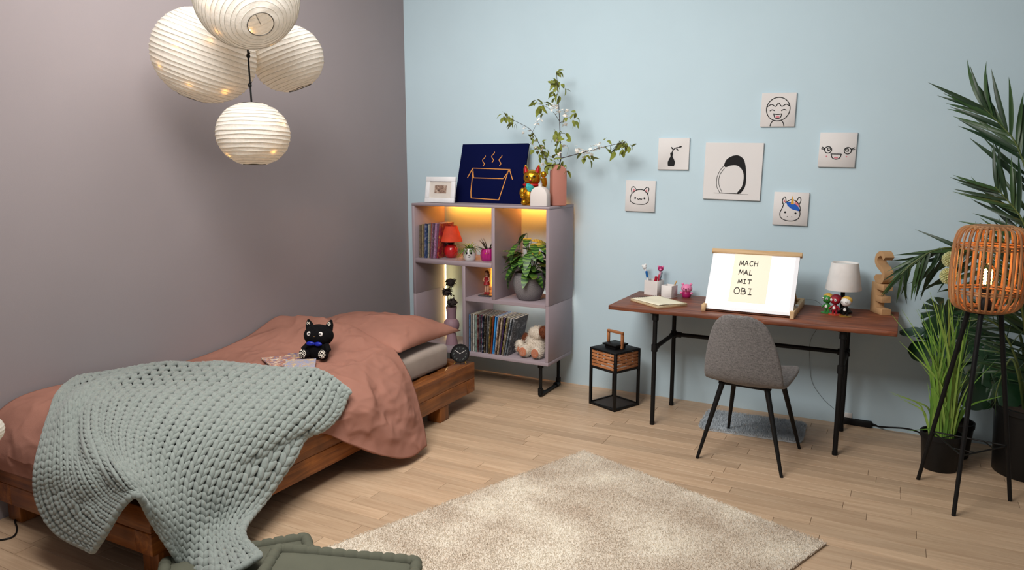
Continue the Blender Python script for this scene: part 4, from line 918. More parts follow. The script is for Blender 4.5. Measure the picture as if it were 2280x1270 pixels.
# big canvas: plain black and white pebble shape
o, fn = canvas(2.586, 1.58, .365, 'large square white canvas with a black capped egg shape', 1.2)
egg = bez([(.30, .12), (.24, .24), (.24, .40), (.30, .54), (.37, .62), (.42, .72), (.55, .78), (.66, .73), (.71, .62), (.74, .42), (.73, .24), (.66, .12)], 60)
cap = bez([(.34, .60), (.38, .70), (.46, .76), (.55, .78), (.65, .74), (.70, .64), (.735, .45), (.73, .25), (.65, .12), (.60, .12), (.68, .24), (.70, .40), (.67, .52), (.58, .60), (.46, .60), (.38, .57), (.34, .60)], 60)
art_part(o, fn, [egg, bez([(.30, .12), (.45, .11), (.66, .12)], 8), bez([(.34, .13), (.28, .26), (.28, .42), (.36, .56)], 20)], [cap[:-1]], w=.006)
art_part(o, fn, [[(.2, .112), (.8, .105)]], name='ground_line', m=mat('pencil_grey', (120, 116, 114), .8, var=None), w=.004)
# kawaii face
o, fn = canvas(3.201, 1.711, .207, 'square white canvas with big round eyes and an open smile', 1.2)
art_part(o, fn, [circ(.25, .50, .095, .095, 20), circ(.78, .48, .095, .095, 20), circ(.27, .52, .04, .04, 12), circ(.76, .50, .04, .04, 12), [(.34, .38), (.62, .38)], bez([(.34, .38), (.38, .27), (.48, .23), (.58, .27), (.62, .38)], 14), [(.16, .54), (.08, .58)], [(.15, .52), (.06, .53)], [(.87, .52), (.96, .57)], [(.87, .50), (.97, .52)]], [circ(.25, .49, .022, .022, 10), circ(.79, .47, .022, .022, 10)], w=.018)
art_part(o, fn, fills=[circ(.48, .275, .06, .025, 14), circ(.22, .31, .022, .02, 12), circ(.76, .31, .022, .02, 12)], name='pink_mark', m=CVP)
# kitten face
o, fn = canvas(1.971, 1.41, .212, 'square white canvas with a simple kitten face, lowest beside the shelf', .8)
art_part(o, fn, [bez([(.22, .58), (.17, .44), (.19, .32), (.32, .25), (.5, .235), (.68, .25), (.78, .33), (.79, .44), (.75, .57), (.62, .69), (.5, .71), (.38, .69), (.22, .58)], 48), bez([(.22, .58), (.20, .74), (.28, .80), (.38, .69)], 14), bez([(.75, .57), (.79, .74), (.72, .79), (.62, .69)], 14), bez([(.42, .42), (.46, .38), (.5, .42), (.54, .38), (.57, .42)], 16)], [circ(.34, .43, .032, .032, 14), circ(.65, .43, .032, .032, 14)], w=.017)
art_part(o, fn, fills=[[(.24, .62), (.27, .74), (.34, .68)], [(.74, .61), (.73, .73), (.66, .68)]], name='pink_ear', m=CVP)
# unicorn head
o, fn = canvas(2.954, 1.349, .207, 'square white canvas with a unicorn head with blue mane and ochre horn', .8)
art_part(o, fn, [bez([(.30, .66), (.26, .52), (.20, .36), (.24, .22), (.40, .14), (.60, .14), (.74, .22), (.78, .36), (.74, .50)], 40), bez([(.27, .64), (.25, .76), (.32, .86), (.36, .70)], 14), bez([(.66, .74), (.72, .86), (.78, .78), (.74, .64)], 14), bez([(.34, .68), (.5, .78), (.66, .72), (.76, .58), (.78, .44)], 20)], [circ(.35, .39, .03, .03, 12), circ(.65, .37, .03, .03, 12), circ(.42, .26, .012, .012, 8), circ(.55, .26, .012, .012, 8)], w=.017)
art_part(o, fn, fills=[bez([(.36, .69), (.46, .71), (.6, .66), (.72, .56), (.78, .44), (.66, .46), (.52, .50), (.40, .60)], 24)], name='blue_mane', m=CVB); art_part(o, fn, fills=[bez([(.60, .72), (.68, .72), (.76, .58), (.70, .58), (.60, .66)], 16), [(.28, .68), (.29, .80), (.35, .70)]], name='pink_mane', m=CVP)
art_part(o, fn, fills=[[(.49, .64), (.53, .90), (.59, .64)]], name='horn', m=CVO, z=.0014)
# ------------------------------------------------------------------ foot mat, power adapter, cables
def rrect(w, h, r, n=8): return [(sx*(w/2-r)+r*math.cos(a0+PI/2*k/n), sy*(h/2-r)+r*math.sin(a0+PI/2*k/n)) for sx, sy, a0 in ((1, 1, 0), (-1, 1, PI/2), (-1, -1, PI), (1, -1, 1.5*PI)) for k in range(n+1)]
def pile(o, T, poly, z, dens, hl, m, name='pile', tri=.0022):
    xs = [p[0] for p in poly]; ys = [p[1] for p in poly]; N = int(dens*(max(xs)-min(xs))*(max(ys)-min(ys)))
    P0 = np.column_stack([np.random.uniform(min(xs), max(xs), N), np.random.uniform(min(ys), max(ys), N)])
    ins = np.zeros(N, bool); j = len(poly)-1
    for i in range(len(poly)):
        xi, yi = poly[i]; xj, yj = poly[j]
        ins ^= ((yi > P0[:, 1]) != (yj > P0[:, 1])) & (P0[:, 0] < (xj-xi)*(P0[:, 1]-yi)/((yj-yi) if yj != yi else 1e-9)+xi); j = i
    P0 = P0[ins]; N = len(P0); a = np.random.uniform(0, 2*PI, N); dx, dy = np.cos(a)*tri, np.sin(a)*tri
    ln_ = np.random.uniform(.5, 1, N)*hl; tx, ty = np.random.normal(0, .35, N)*hl, np.random.normal(0, .35, N)*hl
    v = np.empty((N, 3, 3)); v[:, 0] = np.column_stack([P0[:, 0]-dx, P0[:, 1]-dy, np.full(N, z)]); v[:, 1] = np.column_stack([P0[:, 0]+dx, P0[:, 1]+dy, np.full(N, z)]); v[:, 2] = np.column_stack([P0[:, 0]+tx, P0[:, 1]+ty, z+ln_])
    v = v.reshape(-1, 3) @ np.array(T.to_3x3()).T + np.array(T.translation)
    me = bpy.data.meshes.new(name); me.vertices.add(3*N); me.vertices.foreach_set('co', v.ravel()); me.loops.add(3*N); me.loops.foreach_set('vertex_index', np.arange(3*N)); me.polygons.add(N); me.polygons.foreach_set('loop_start', np.arange(0, 3*N, 3)); me.update(); me.validate()
    me.materials.append(m); q = bpy.data.objects.new(name, me); COL.objects.link(q); WM[q] = Matrix(); adopt(q, o); q['kind'] = 'stuff'
q4 = [atz(*q) for q in ((1556, 960), (1572, 922), (1798, 986), (1785, 940))]
c = sum(q4, V())/4; T = RZ(3, (c.x, c.y-.01, 0.0005)); mw, mh = .60, .36
GM = mat('pale_grey_shag', (188, 196, 202), .95, 0, .1, var=(25, .06))
ftm = thing('foot_mat', 'small pale grey fluffy mat under the desk behind the chair', 'mat', (c.x, c.y, 0))
build(MB().prism(rrect(mw, mh, .05), 0, .012, lambda a, b, t_: T @ V((a, b, t_))), 'backing', GM, ftm, .003); pile(ftm, T, rrect(mw+.01, mh+.01, .05), .011, 90000, .02, GM)
p = atz(1912, 949, 0); T = RZ(-4, (p.x-.01, p.y+.015, 0))
pa = thing('power_strip', 'black power adapter block on the floor by the desk leg', 'power adapter', (p.x, p.y, 0)); build(MB(T).box(-.10, .085, -.028, .028, 0, .042), 'housing', BLACK, pa, .006); build(MB(T).tube([(.085, 0, .02), (.11, 0, .016), (.12, 0, .012)], [.012, .007, .005], 10), 'strain_relief', BLACK, pa)
build(MB(T).box(-.075, -.03, -.02, .02, .0425, .075), 'white_plug', WHITEP, pa, .004)
e0_ = T @ V((.12, 0, .012)); o = build(MB().tube(path([e0_, aty(1975, 952, -.07), aty(2010, 954, -.08), aty(2035, 959, -.1), atz(2058, 970, .006), atz(2075, 985, .006)], 30), .005, 8), 'power_cable', BLACK); tag(o, 'black power cable running along the wall from the adapter to the plants', 'cable')
WIRE = mat('thin_clear_wire', (96, 104, 108), .5, var=None)
o = build(MB().tube(path([aty(1768, 672, -.05)+V((.04, 0, .005)), aty(1797, 668, -.04), aty(1820, 672, -.028), V((3.20, -.016, .70)), aty(1806, 755, -.012), aty(1803, 800, -.012), aty(1808, 850, -.012), aty(1830, 885, -.012), aty(1856, 910, -.012)], 60), .0012, 5), 'fairy_light_wire', WIRE); tag(o, 'thin wire hanging down the blue wall behind the desk', 'wire')
# ------------------------------------------------------------------ paper lanterns
t = NT('rice_paper'); t.base(.9, 0, .15)
f = t.noise(t.coord(), 70, 4); colr = t.ramp(f, [(.3, lin((214, 211, 205))), (.7, lin((228, 225, 219)))])
tr = t.n('ShaderNodeBsdfTranslucent'); mx = t.n('ShaderNodeMixShader'); mx.inputs[0].default_value = .35
t.l(colr, t.b.inputs['Base Color']); t.l(colr, tr.inputs['Color']); t.l(t.b.outputs[0], mx.inputs[1]); t.l(tr.outputs[0], mx.inputs[2]); t.l(mx.outputs[0], t.t.nodes['Material Output'].inputs['Surface'])
t.bump(t.noise(t.coord(), 140, 4), .35, .004); PAPER = t.m
WIREM = mat('lantern_wire', (90, 86, 80), .5, .6, var=None); BULB = mat('fairy_bulb', (255, 200, 120), .4, var=None, emit=((255, 184, 92), 40))
RIBM = mat('rib_wire_grey', (186, 180, 168), .8, var=None)
def lantern(C, R, Hh, down, label, nr=22, hole=.26, bulbs=9, power=1.2, hang=None):
    d = V(down).normalized(); x = d.orthogonal().normalized(); M = frame(C, x, z=-d)
    o = thing('paper_lantern', label, 'paper lantern', C, 'paper lanterns over the bed')
    rings = []; a0 = math.asin(hole); m = nr*6; n = 56
    for k in range(m+1):
        fr = k/nr/6*nr; a = a0+(PI-2*a0)*(k/m); ph = abs(math.sin(PI*fr*1.0))
        r = R*math.sin(a)**.92*(1-.014*ph); z = Hh*math.cos(a)
        rings.append([M @ V((r*math.cos(2*PI*i/n)*(1+.004*math.sin(9*i+fr)), r*math.sin(2*PI*i/n), z+.0012*math.sin(5*2*PI*i/n+fr*2))) for i in range(n)])
    build(MB().ring(rings, caps=False), 'paper_shade', PAPER, o, smooth=60, recalc=False)
    rb = MB()
    for k in range(1, nr):
        a = a0+(PI-2*a0)*k/nr+random.uniform(-.012, .012); r = R*math.sin(a)**.92*1.002
        rb.tube([M @ V((r*math.cos(2*PI*i/56), r*math.sin(2*PI*i/56), Hh*math.cos(a)+.0012*math.sin(5*2*PI*i/56+k*2))) for i in range(56)], .0011, 5, True)
    build(rb, 'rib_wires', RIBM, o)
    for sg in (-1, 1):
        rr = R*hole**.92; build(MB().tube([M @ V((rr*math.cos(2*PI*i/32), rr*math.sin(2*PI*i/32), sg*Hh*math.cos(a0))) for i in range(32)], .0022, 6, True), 'rim_wire', WIREM, o)
    st = MB()
    build(MB().tube([M @ V((.0, 0, Hh*math.cos(a0)*1.02)), M @ V((0, 0, -Hh*math.cos(a0)))], .0018, 6).tube([M @ V((-R*hole, 0, Hh*math.cos(a0))), M @ V((R*hole, 0, Hh*math.cos(a0)))], .0018, 6), 'stretcher_wire', WIREM, o)
    for k in range(bulbs):
        p = rv(); p = V((p.x, p.y, p.z*.8)).normalized()*.95; p = V((p.x*R, p.y*R, p.z*Hh)); build(MB().ell(M @ p, .005, n=8, m=5), 'fairy_light', BULB, o)
    l = bpy.data.lights.new('lantern_glow', 'POINT'); l.energy = power*.24; l.color = (1, .7, .4); l.shadow_soft_size = R*.35
    lo = bpy.data.objects.new('lantern_glow', l); COL.objects.link(lo); lo.location = M @ V((0, 0, -Hh*.25)); WM[lo] = Matrix(); adopt(lo, o)
    if hang: build(MB().tube([M @ V((0, 0, Hh*math.cos(a0))), (M @ V((0, 0, Hh*1.06)))*.6+V(hang)*.4, V(hang)], .0025, 6), 'hanging_cord', BLACK, o)
    return o
def cpt(px, py, d): return CAM+ray(px, py)*d
def cdir(r, dn, fw_): return RT*r-UP*dn+FW*fw_
crd = cpt(560, 97, 3.5); CX, CY = crd.x, crd.y
low = cpt(565, 299, 3.5); low.x, low.y = cpt(564, 299, 3.5).x, cpt(564, 299, 3.5).y
lantern(low, 80*3.5/FPX, 67*3.5/FPX/.97, V((.02, -.03, -1)), 'small round paper lantern hanging lowest on the black cord', 19, .27, 8, .9)
hub = V((low.x, low.y, 2.62))
lantern(cpt(455, 124, 3.62), 112*3.62/FPX, 100*3.62/FPX, cdir(-.36, .93, .2), 'large paper lantern tilted toward the mauve wall, with speckled fairy lights', 25, .25, 14, 1.3, hub)
lantern(cpt(641, 131, 3.86), 79*3.86/FPX, 70*3.86/FPX, cdir(.34, .9, .28), 'small tilted paper lantern on the side of the shelf unit, above the lowest lantern', 19, .3, 7, 1.0, hub)
lantern(cpt(549, -8, 3.22), 115*3.22/FPX, 105*3.22/FPX, cdir(.46, .765, -.45), 'topmost paper lantern showing its open wire ringed hole', 26, .22, 8, 1.0, hub)
o = thing('lantern_cord', 'black hanging cord with knots between the paper lanterns', 'cord', low)
tz = low.z+67*3.5/FPX
build(MB().tube(path([V((low.x, low.y, tz-.01)), V((low.x-.003, low.y, tz+.1)), V((low.x-.006, low.y, tz+.3)), V((low.x, low.y, 2.7)), V((low.x, low.y, ZC-.002))], 30), .0042, 8), 'cord', BLACK, o)
for py in (125, 190): p = V((low.x-.005, low.y, hz(561, py, low))); build(MB().ell(p, .009, .009, .012).ell(p+V((.004, 0, .012)), .007, .007, .006), 'knot', BLACK, o)
build(MB().lathe([(0, 0), (.05, 0), (.045, -.03), (0, -.032)], 24, (low.x, low.y, ZC-.0005)), 'ceiling_rose', WHITEP, o)
# ------------------------------------------------------------------ rattan tripod lamp
cR = V((3.955, -.895, 0)); zb0, zt0 = .946, 1.338; u = mpp(cR+V((0, 0, 1.1)))
RAT = wood('rattan_cane', (142, 94, 58), (194, 146, 100), (14, 14, 3), .55, .2)
rl = thing('rattan_floor_lamp', 'rattan cage floor lamp with a glowing filament bulb on a black tripod', 'floor lamp', cR)
Rm = 73*u; Hs = zt0-zb0
pr = [(.58, .0), (.80, .035), (.94, .12), (1.0, .30), (1.0, .55), (.97, .78), (.90, .91), (.78, .975), (.56, 1.0)]
for k in range(30):
    a = 2*PI*k/30+.05; q = path([(cR.x+Rm*r*math.cos(a+.02*math.sin(k)), cR.y+Rm*r*math.sin(a+.02*math.sin(k)), zb0+Hs*z) for r, z in pr], 20)
    build(MB().tube(q, .0058, 7), 'cane_rib', RAT, rl)
def hoop(r, z, th_, m=RAT, n=40): return MB().tube([(cR.x+r*math.cos(2*PI*i/n), cR.y+r*math.sin(2*PI*i/n), z) for i in range(n)], th_, 7, True)
for fz, fr in ((.215, .985), (.245, .99), (.745, .975), (.775, .965)): build(hoop(Rm*fr-.009, zb0+Hs*fz, .0045), 'cane_hoop', RAT, rl)
for fz, fr in ((0., .58), (.02, .68), (1., .56), (.985, .66)): build(hoop(Rm*fr, zb0+Hs*fz, .006), 'cane_hoop', RAT, rl)
build(MB().lathe([(0, 0), (Rm*.56, 0), (Rm*.56, .006), (0, .006)], 30, (cR.x, cR.y, zt0-.002)), 'top_disc', RAT, rl)
base = V((cR.x, cR.y, zb0)); build(MB().lathe([(0, -.012), (Rm*.5, -.012), (Rm*.5, -.002), (0, -.002)], 30, base), 'base_plate', BLACK, rl)
build(MB().lathe([(0, 0), (.03, 0), (.026, .04), (.018, .05), (.018, .09), (.02, .10), (0, .10)], 20, base), 'socket', BLACK, rl)
zb_ = .098
t = NT('amber_glass'); t.base(.02, 0, .5); t.b.inputs['Base Color'].default_value = (1, .78, .45, 1); t.b.inputs['Transmission Weight'].default_value = 1; t.b.inputs['IOR'].default_value = 1.1
bulb = build(MB().lathe([(.012, zb_), (.016, zb_+.02), (.03, zb_+.05), (.033, zb_+.075), (.028, zb_+.10), (.014, zb_+.12), (.001, zb_+.124)], 24, base), 'bulb_glass', t.m, rl)
FIL = mat('glowing_filament', (255, 190, 90), .4, var=None, emit=((255, 186, 92), 60))
for k in range(6):
    a = 2*PI*k/6; build(MB().tube([base+V((.014*math.cos(a), .014*math.sin(a), zb_+.024+.007*q)) + V((.002*math.sin(q*3), .002*math.cos(q*3), 0)) for q in range(11)], .0016, 6), 'filament', FIL, bulb)
l = bpy.data.lights.new('filament_glow', 'POINT'); l.energy = 1.5; l.color = (1, .55, .22); l.shadow_soft_size = .03
lo = bpy.data.objects.new('filament_glow', l); COL.objects.link(lo); lo.location = base+V((0, 0, zb_+.135)); WM[lo] = Matrix(); adopt(lo, rl)
feet = [atz(2044, 1068), atz(2123, 1149), atz(2249, 1116)]
legs = []
for ft in feet:
    d = (V((ft.x, ft.y, 0))-cR).normalized(); tp_ = cR+d*.075+V((0, 0, zb0-.012)); legs.append((ft, tp_)); build(MB().tube([ft, tp_], [.0095, .0115], 12), 'leg', BLACK, rl)
mid = [a.lerp(b, .30) for a, b in legs]
for k in range(3): build(MB().cyl(mid[k], mid[(k+1) % 3], .004, n=8), 'brace', BLACK, rl); build(MB().cyl(mid[k].lerp(mid[(k+1) % 3], .3), mid[k].lerp(mid[(k+2) % 3], .3), .003, n=8), 'brace', BLACK, rl)
# ------------------------------------------------------------------ plants at the right
POT = mat('black_plastic_pot', (12, 12, 13), .5, 0, .35, var=(30, .1))
def pot_(name_parent, c, r0, r1, h, rim=.006):
    build(MB().lathe([(0, 0), (r0, 0), (r0+.003, .004), (r1, h-.03), (r1+rim, h-.028), (r1+rim, h), (r1-.004, h), (r1-.008, h-.04), (0, h-.04)], 36, c), 'pot', POT, name_parent)
    build(MB().lathe([(0, h-.039), (r1-.008, h-.039), (r1-.01, h-.028), (0, h-.022)], 24, c), 'soil', SOIL, name_parent)
def strip(pts, w0, m, name, parent, seg=12, tip=.08, base_w=.6, face=None):
    q = path(pts, seg); rows_ = []
    for k in range(seg):
        t_ = k/(seg-1); tg = (q[min(seg-1, k+1)]-q[max(0, k-1)]).normalized(); fd = face or (CAM-q[k]).normalized(); s_ = tg.cross(fd)
        s_ = s_.normalized() if s_.length > 1e-6 else V((1, 0, 0)); w = w0*(base_w+(1-base_w)*min(1, t_*3))*(1-t_**2.2*(1-tip)); nn = s_.cross(tg)
        rows_.append([q[k]-s_*w+nn*w*.35, q[k], q[k]+s_*w+nn*w*.35])
    return build(MB().grid(rows_), name, m, parent, recalc=False, smooth=180)
# grass with allium heads
c = V((3.855, -.515, 0)); gr = thing('grass_plant', 'tall artificial grass with two round allium heads in a black pot', 'plant', c); pot_(gr, c, .082, .098, .20)
GRS = [mat('grass_blade_a', (112, 150, 58), .5, var=(8, .12)), mat('grass_blade_b', (86, 126, 46), .5, var=(8, .12)), mat('grass_blade_c', (132, 162, 74), .5, var=(8, .12))]
tips = [(2008,690),(1985,700),(2040,690),(2002,760),(2045,740),(2060,770),(2075,720),(2090,700),(2105,720),(2122,690),(2135,700),(2150,740),(2162,780),(2170,830),(2160,900),(2150,910),(1978,872),(1985,878),(2005,888),(2020,960),(2070,650),(2095,680),(2112,640),(2130,660),(2145,690),(2080,660),(2140,760),(2155,800),(2220,800),(2240,880),(2052,700),(2066,740),(2030,730)]
for k in range(66):
    if k < len(tips): px, py = tips[k]
    else: px, py = random.uniform(2040, 2165), random.uniform(660, 860)
    a = random.uniform(0, 2*PI); b0 = c+V((.055*math.cos(a), .055*math.sin(a), .17)); Y = c.y+random.uniform(-.16, .16); Y = min(Y, -.2)
    tp_ = aty(px, py, Y); mid_ = b0.lerp(tp_, .55); mid_.z = max(mid_.z+.10*(abs(tp_.x-c.x)*2), b0.z+.6*(tp_.z-b0.z)); mid_.x = b0.x+(tp_.x-b0.x)*.35
    strip([b0, b0.lerp(mid_, .5)+V((0, 0, .03)), mid_, tp_], random.uniform(.0045, .009), random.choice(GRS), 'blade', gr, 12, .06, .8)
for (px, py, r) in ((2117, 578, 17.5), (2113, 615, 18.5)):
    p = aty(px, py, -.56); rr = r*mpp(p); st_ = strip([c+V((.01, -.01, .17)), c+V((.005, -.02, .5)), p-V((0, 0, rr*.9))], .005, mat('flower_stem', (132, 142, 62), .5), 'flower_stem', gr)
    h = build(MB().ell(p, rr*.72, n=18, m=12), 'flower_head', mat('allium_core', (128, 140, 84), .8), gr)
    mb = MB()
    for q in range(190):
        z_ = 1-2*(q+.5)/190; a = q*2.399963; d = V((math.cos(a)*math.sqrt(1-z_*z_), math.sin(a)*math.sqrt(1-z_*z_), z_)); e1 = d.orthogonal().normalized(); e2 = d.cross(e1); b0 = p+d*rr*.7
        for m_ in range(4):
            an = m_*PI/2+q; e = (e1*math.cos(an)+e2*math.sin(an)); f_ = d.cross(e)*rr*.07; mb.add([b0, b0+d*rr*.22+e*rr*.09-f_, b0+d*rr*.34+e*rr*.2, b0+d*rr*.22+e*rr*.09+f_], [(0, 1, 2, 3)])
    build(mb, 'florets', mat('allium_petal', (206, 208, 158), .8, var=(60, .1)), h, recalc=False, kind='stuff')
# palm
c = V((4.275, -.37, 0)); pm_ = thing('palm_plant', 'tall feathery palm in a large black pot behind the rattan lamp', 'plant', c); pot_(pm_, c, .165, .185, .37, .014)
PALM = mat('palm_leaf', (28, 54, 30), .42, 0, .45, var=(6, .2)); PALM2 = mat('palm_leaf_light', (48, 76, 38), .42, 0, .45, var=(6, .2)); RACH = mat('palm_rachis', (84, 100, 52), .5)
lance = lambda t: math.sin(PI*(.12+.88*t))**.7*(1-t)**.25
PL = [leafmesh('leaflet', .30, .0125, m_, b, .35, 8, lance) for m_ in (PALM, PALM2) for b in (.12, .3, .5)]
PLN = [leafmesh('leaflet', .24, .006, m_, b, .35, 8, lance) for m_ in (PALM, PALM2) for b in (.15, .4)]
def frond(pts, n, L, a0, a1, grav, lib=PL, sides=(-1, 1), s_end=.6):
    q = path(pts, 30); fo = build(MB().tube(q, [.0065*(1-.75*k/29)+.0008 for k in range(30)], 6), 'frond', RACH, pm_)
    for k in range(n):
        t_ = .22+.78*k/(n-1); i = min(28, int(t_*29)); p = q[i]; tg = (q[i+1]-q[max(0, i-1)]).normalized(); vd = (p-CAM).normalized(); sd = tg.cross(vd).normalized()
        for sg in sides:
            a = a0+(a1-a0)*t_+random.uniform(-.12, .12); d = tg*math.cos(a)+sd*sg*math.sin(a)+V((0, 0, -grav))+rv(.13)
            inst(random.choice(lib), 'leaflet', aim(p, d, up=-vd+rv(.4), s=L/.26*random.uniform(.8, 1.1)*(1-(1-s_end)*max(0, t_-.5)*2)), fo)
y_ = -.52
frond([c+V((0, 0, .34)), aty(2300, 700, y_), aty(2296, 520, y_), aty(2288, 400, y_), aty(2262, 320, y_), aty(2225, 275, y_), aty(2185, 235, y_)], 18, .30, .85, .25, .04, PL, (-1, 1), .8)
frond([c+V((.02, -.03, .34)), aty(2306, 700, -.6), aty(2296, 560, -.6), aty(2276, 490, -.6), aty(2242, 445, -.6), aty(2215, 415, -.6)], 17, .26, 1.0, .35, .06, PL, (-1, 1), .8)
frond([c+V((-.04, 0, .34)), aty(2275, 760, -.4), aty(2228, 630, -.36), aty(2185, 570, -.36), aty(2125, 552, -.40), aty(2075, 560, -.43), aty(2030, 588, -.45), aty(2005, 612, -.46)], 18, .29, .7, .4, .85, PL, (-1, 1), .55)
frond([c+V((-.03, -.02, .34)), aty(2262, 800, -.5), aty(2230, 735, -.5), aty(2195, 712, -.52), aty(2150, 716, -.52)], 12, .17, .9, .5, .15, PLN)
frond([c+V((-.02, -.05, .34)), aty(2285, 760, -.6), aty(2268, 640, -.62), aty(2250, 560, -.62), aty(2230, 530, -.62)], 12, .22, 1.0, .5, .1, PLN)
for dx in (0, .04, .08, .12): frond([c+V((dx-.02, .02, .34)), aty(2285+dx*120, 780, -.45), aty(2278+dx*160, 620+dx*300, -.45-dx), aty(2262+dx*220, 520+dx*500, -.5-dx)], 13, .26, .9, .5, .25, PL)
frond([c+V((-.05, .0, .34)), aty(2268, 840, -.5), aty(2250, 800, -.5), aty(2222, 860, -.5), aty(2215, 900, -.5)], 9, .14, .8, .4, .3, PLN)
for k in range(7):
    a = 2*PI*k/7; build(MB().tube(path([c+V((.03*math.cos(a), .03*math.sin(a), .33)), c+V((.04*math.cos(a), .04*math.sin(a), .55)), c+V((.07*math.cos(a)-.02, .05*math.sin(a), .8))], 8), [.016, .015, .014, .013, .012, .011, .010, .008], 7), 'stalk', mat('palm_stalk', (60, 66, 36), .6, var=(30, .3)), pm_)
# monstera
c = V((3.92, -.27, 0)); mo = thing('monstera_plant', 'monstera with broad split leaves in a small black pot between grass and palm', 'plant', c); pot_(mo, c, .085, .10, .20)
MON = mat('monstera_leaf', (26, 58, 32), .35, 0, .5, var=(5, .15))
def monleaf(s_, cut=.55, ns=4, seed=0):
    rn = random.Random(seed); mb = MB(); pts = []
    n = 96
    for k in range(n+1):
        a = -PI+2*PI*k/n; x_ = math.cos(a); r = (.52+.12*math.cos(a)+.34*max(0, math.cos(a))**3+.16*abs(math.sin(a)))*(.45 if abs(abs(a)-PI) < .12 else 1)
        if .35 < abs(a) < 2.3:
            ph = (abs(a)-.35)/(1.95)*ns; fr = ph-int(ph)
            if fr > .82: r *= 1-cut*rn.uniform(.8, 1)
        pts.append((r*math.cos(a), r*math.sin(a)))
    vs = [V((0, 0, 0))]; rows_ = [[V((0, 0, .0))]*(n+1)]
    for j in range(1, 6):
        f_ = j/5; rows_.append([V((x_*f_*s_, y_*f_*s_, s_*(-.22*(x_*f_)**2-.12*abs(y_*f_)+.05*abs(y_*f_)*2*(1-f_)))) for x_, y_ in pts])
    o = build(MB().grid(rows_), 'leaf', MON, recalc=False, smooth=180); d = o.data; bpy.data.objects.remove(o); return d
for k, (px, py, Y, s_, dr, up) in enumerate([(2100, 690, -.2, .15, (-.15, -.2, -1), (.1, -1, .2)), (2095, 765, -.25, .17, (-1, -.3, -.3), (.0, -.45, .9)), (2060, 737, -.2, .13, (-1, -.1, .05), (.0, -.15, 1)), (2150, 770, -.2, .19, (.3, -.3, -.8), (0, -.9, .4)), (2195, 800, -.25, .2, (.9, -.3, -.4), (0, -.8, .6)), (2165, 840, -.3, .18, (.3, -.5, -.7), (.1, -.8, .5)), (2140, 700, -.18, .16, (.5, -.2, -.8), (0, -1, .2)), (2215, 850, -.3, .16, (.8, -.4, -.5), (0, -.8, .5))]):
    p = aty(px, py, Y); M_ = aim(p, dr, up=V(up)); inst(monleaf(s_, .6, 4, k), 'leaf', M_, mo)
    build(MB().tube(path([c+V((0, 0, .17)), c.lerp(p, .4)+V((0, 0, .18)), p+V((0, 0, .02)), p], 12), .0045, 6), 'stem', GR2, mo)
# ------------------------------------------------------------------ rug
A_ = V((2.074, -1.218, 0)); ex = V((1.325, -.48, 0)); rw = ex.length; T = RZ(math.degrees(math.atan2(ex.y, ex.x)), A_); rL = 2.05
t = NT('beige_mottled_pile'); t.base(.95, 0, .1, 0, .2)
f1_ = t.noise(t.coord(), 3.2, 3, .5); f2_ = t.noise(t.coord(), 190, 2)
ad = t.n('ShaderNodeMath', operation='MULTIPLY_ADD'); t.l(f2_, ad.inputs[0]); ad.inputs[1].default_value = .3; t.l(f1_, ad.inputs[2])
t.l(t.ramp(ad.outputs[0], [(.42, lin((208, 191, 172))), (.82, lin((242, 233, 218)))]), t.b.inputs['Base Color']); RUG = t.m
rug = thing('rug', 'large beige mottled pile rug laid at an angle on the floor', 'rug', A_)
build(MB(T).box(0, rw, -rL, 0, .0004, .006), 'backing', mat('rug_backing', (150, 128, 104), .95), rug, smooth=0); build(MB(T).box(.002, rw-.002, -rL+.002, -.002, .0062, .012), 'pile_base', RUG, rug, .003, 1)
pile(rug, T, [(-.004, .004), (rw+.004, .004), (rw+.004, -rL-.004), (-.004, -rL-.004)], .0115, 60000, .0085, RUG, 'pile', .0019)
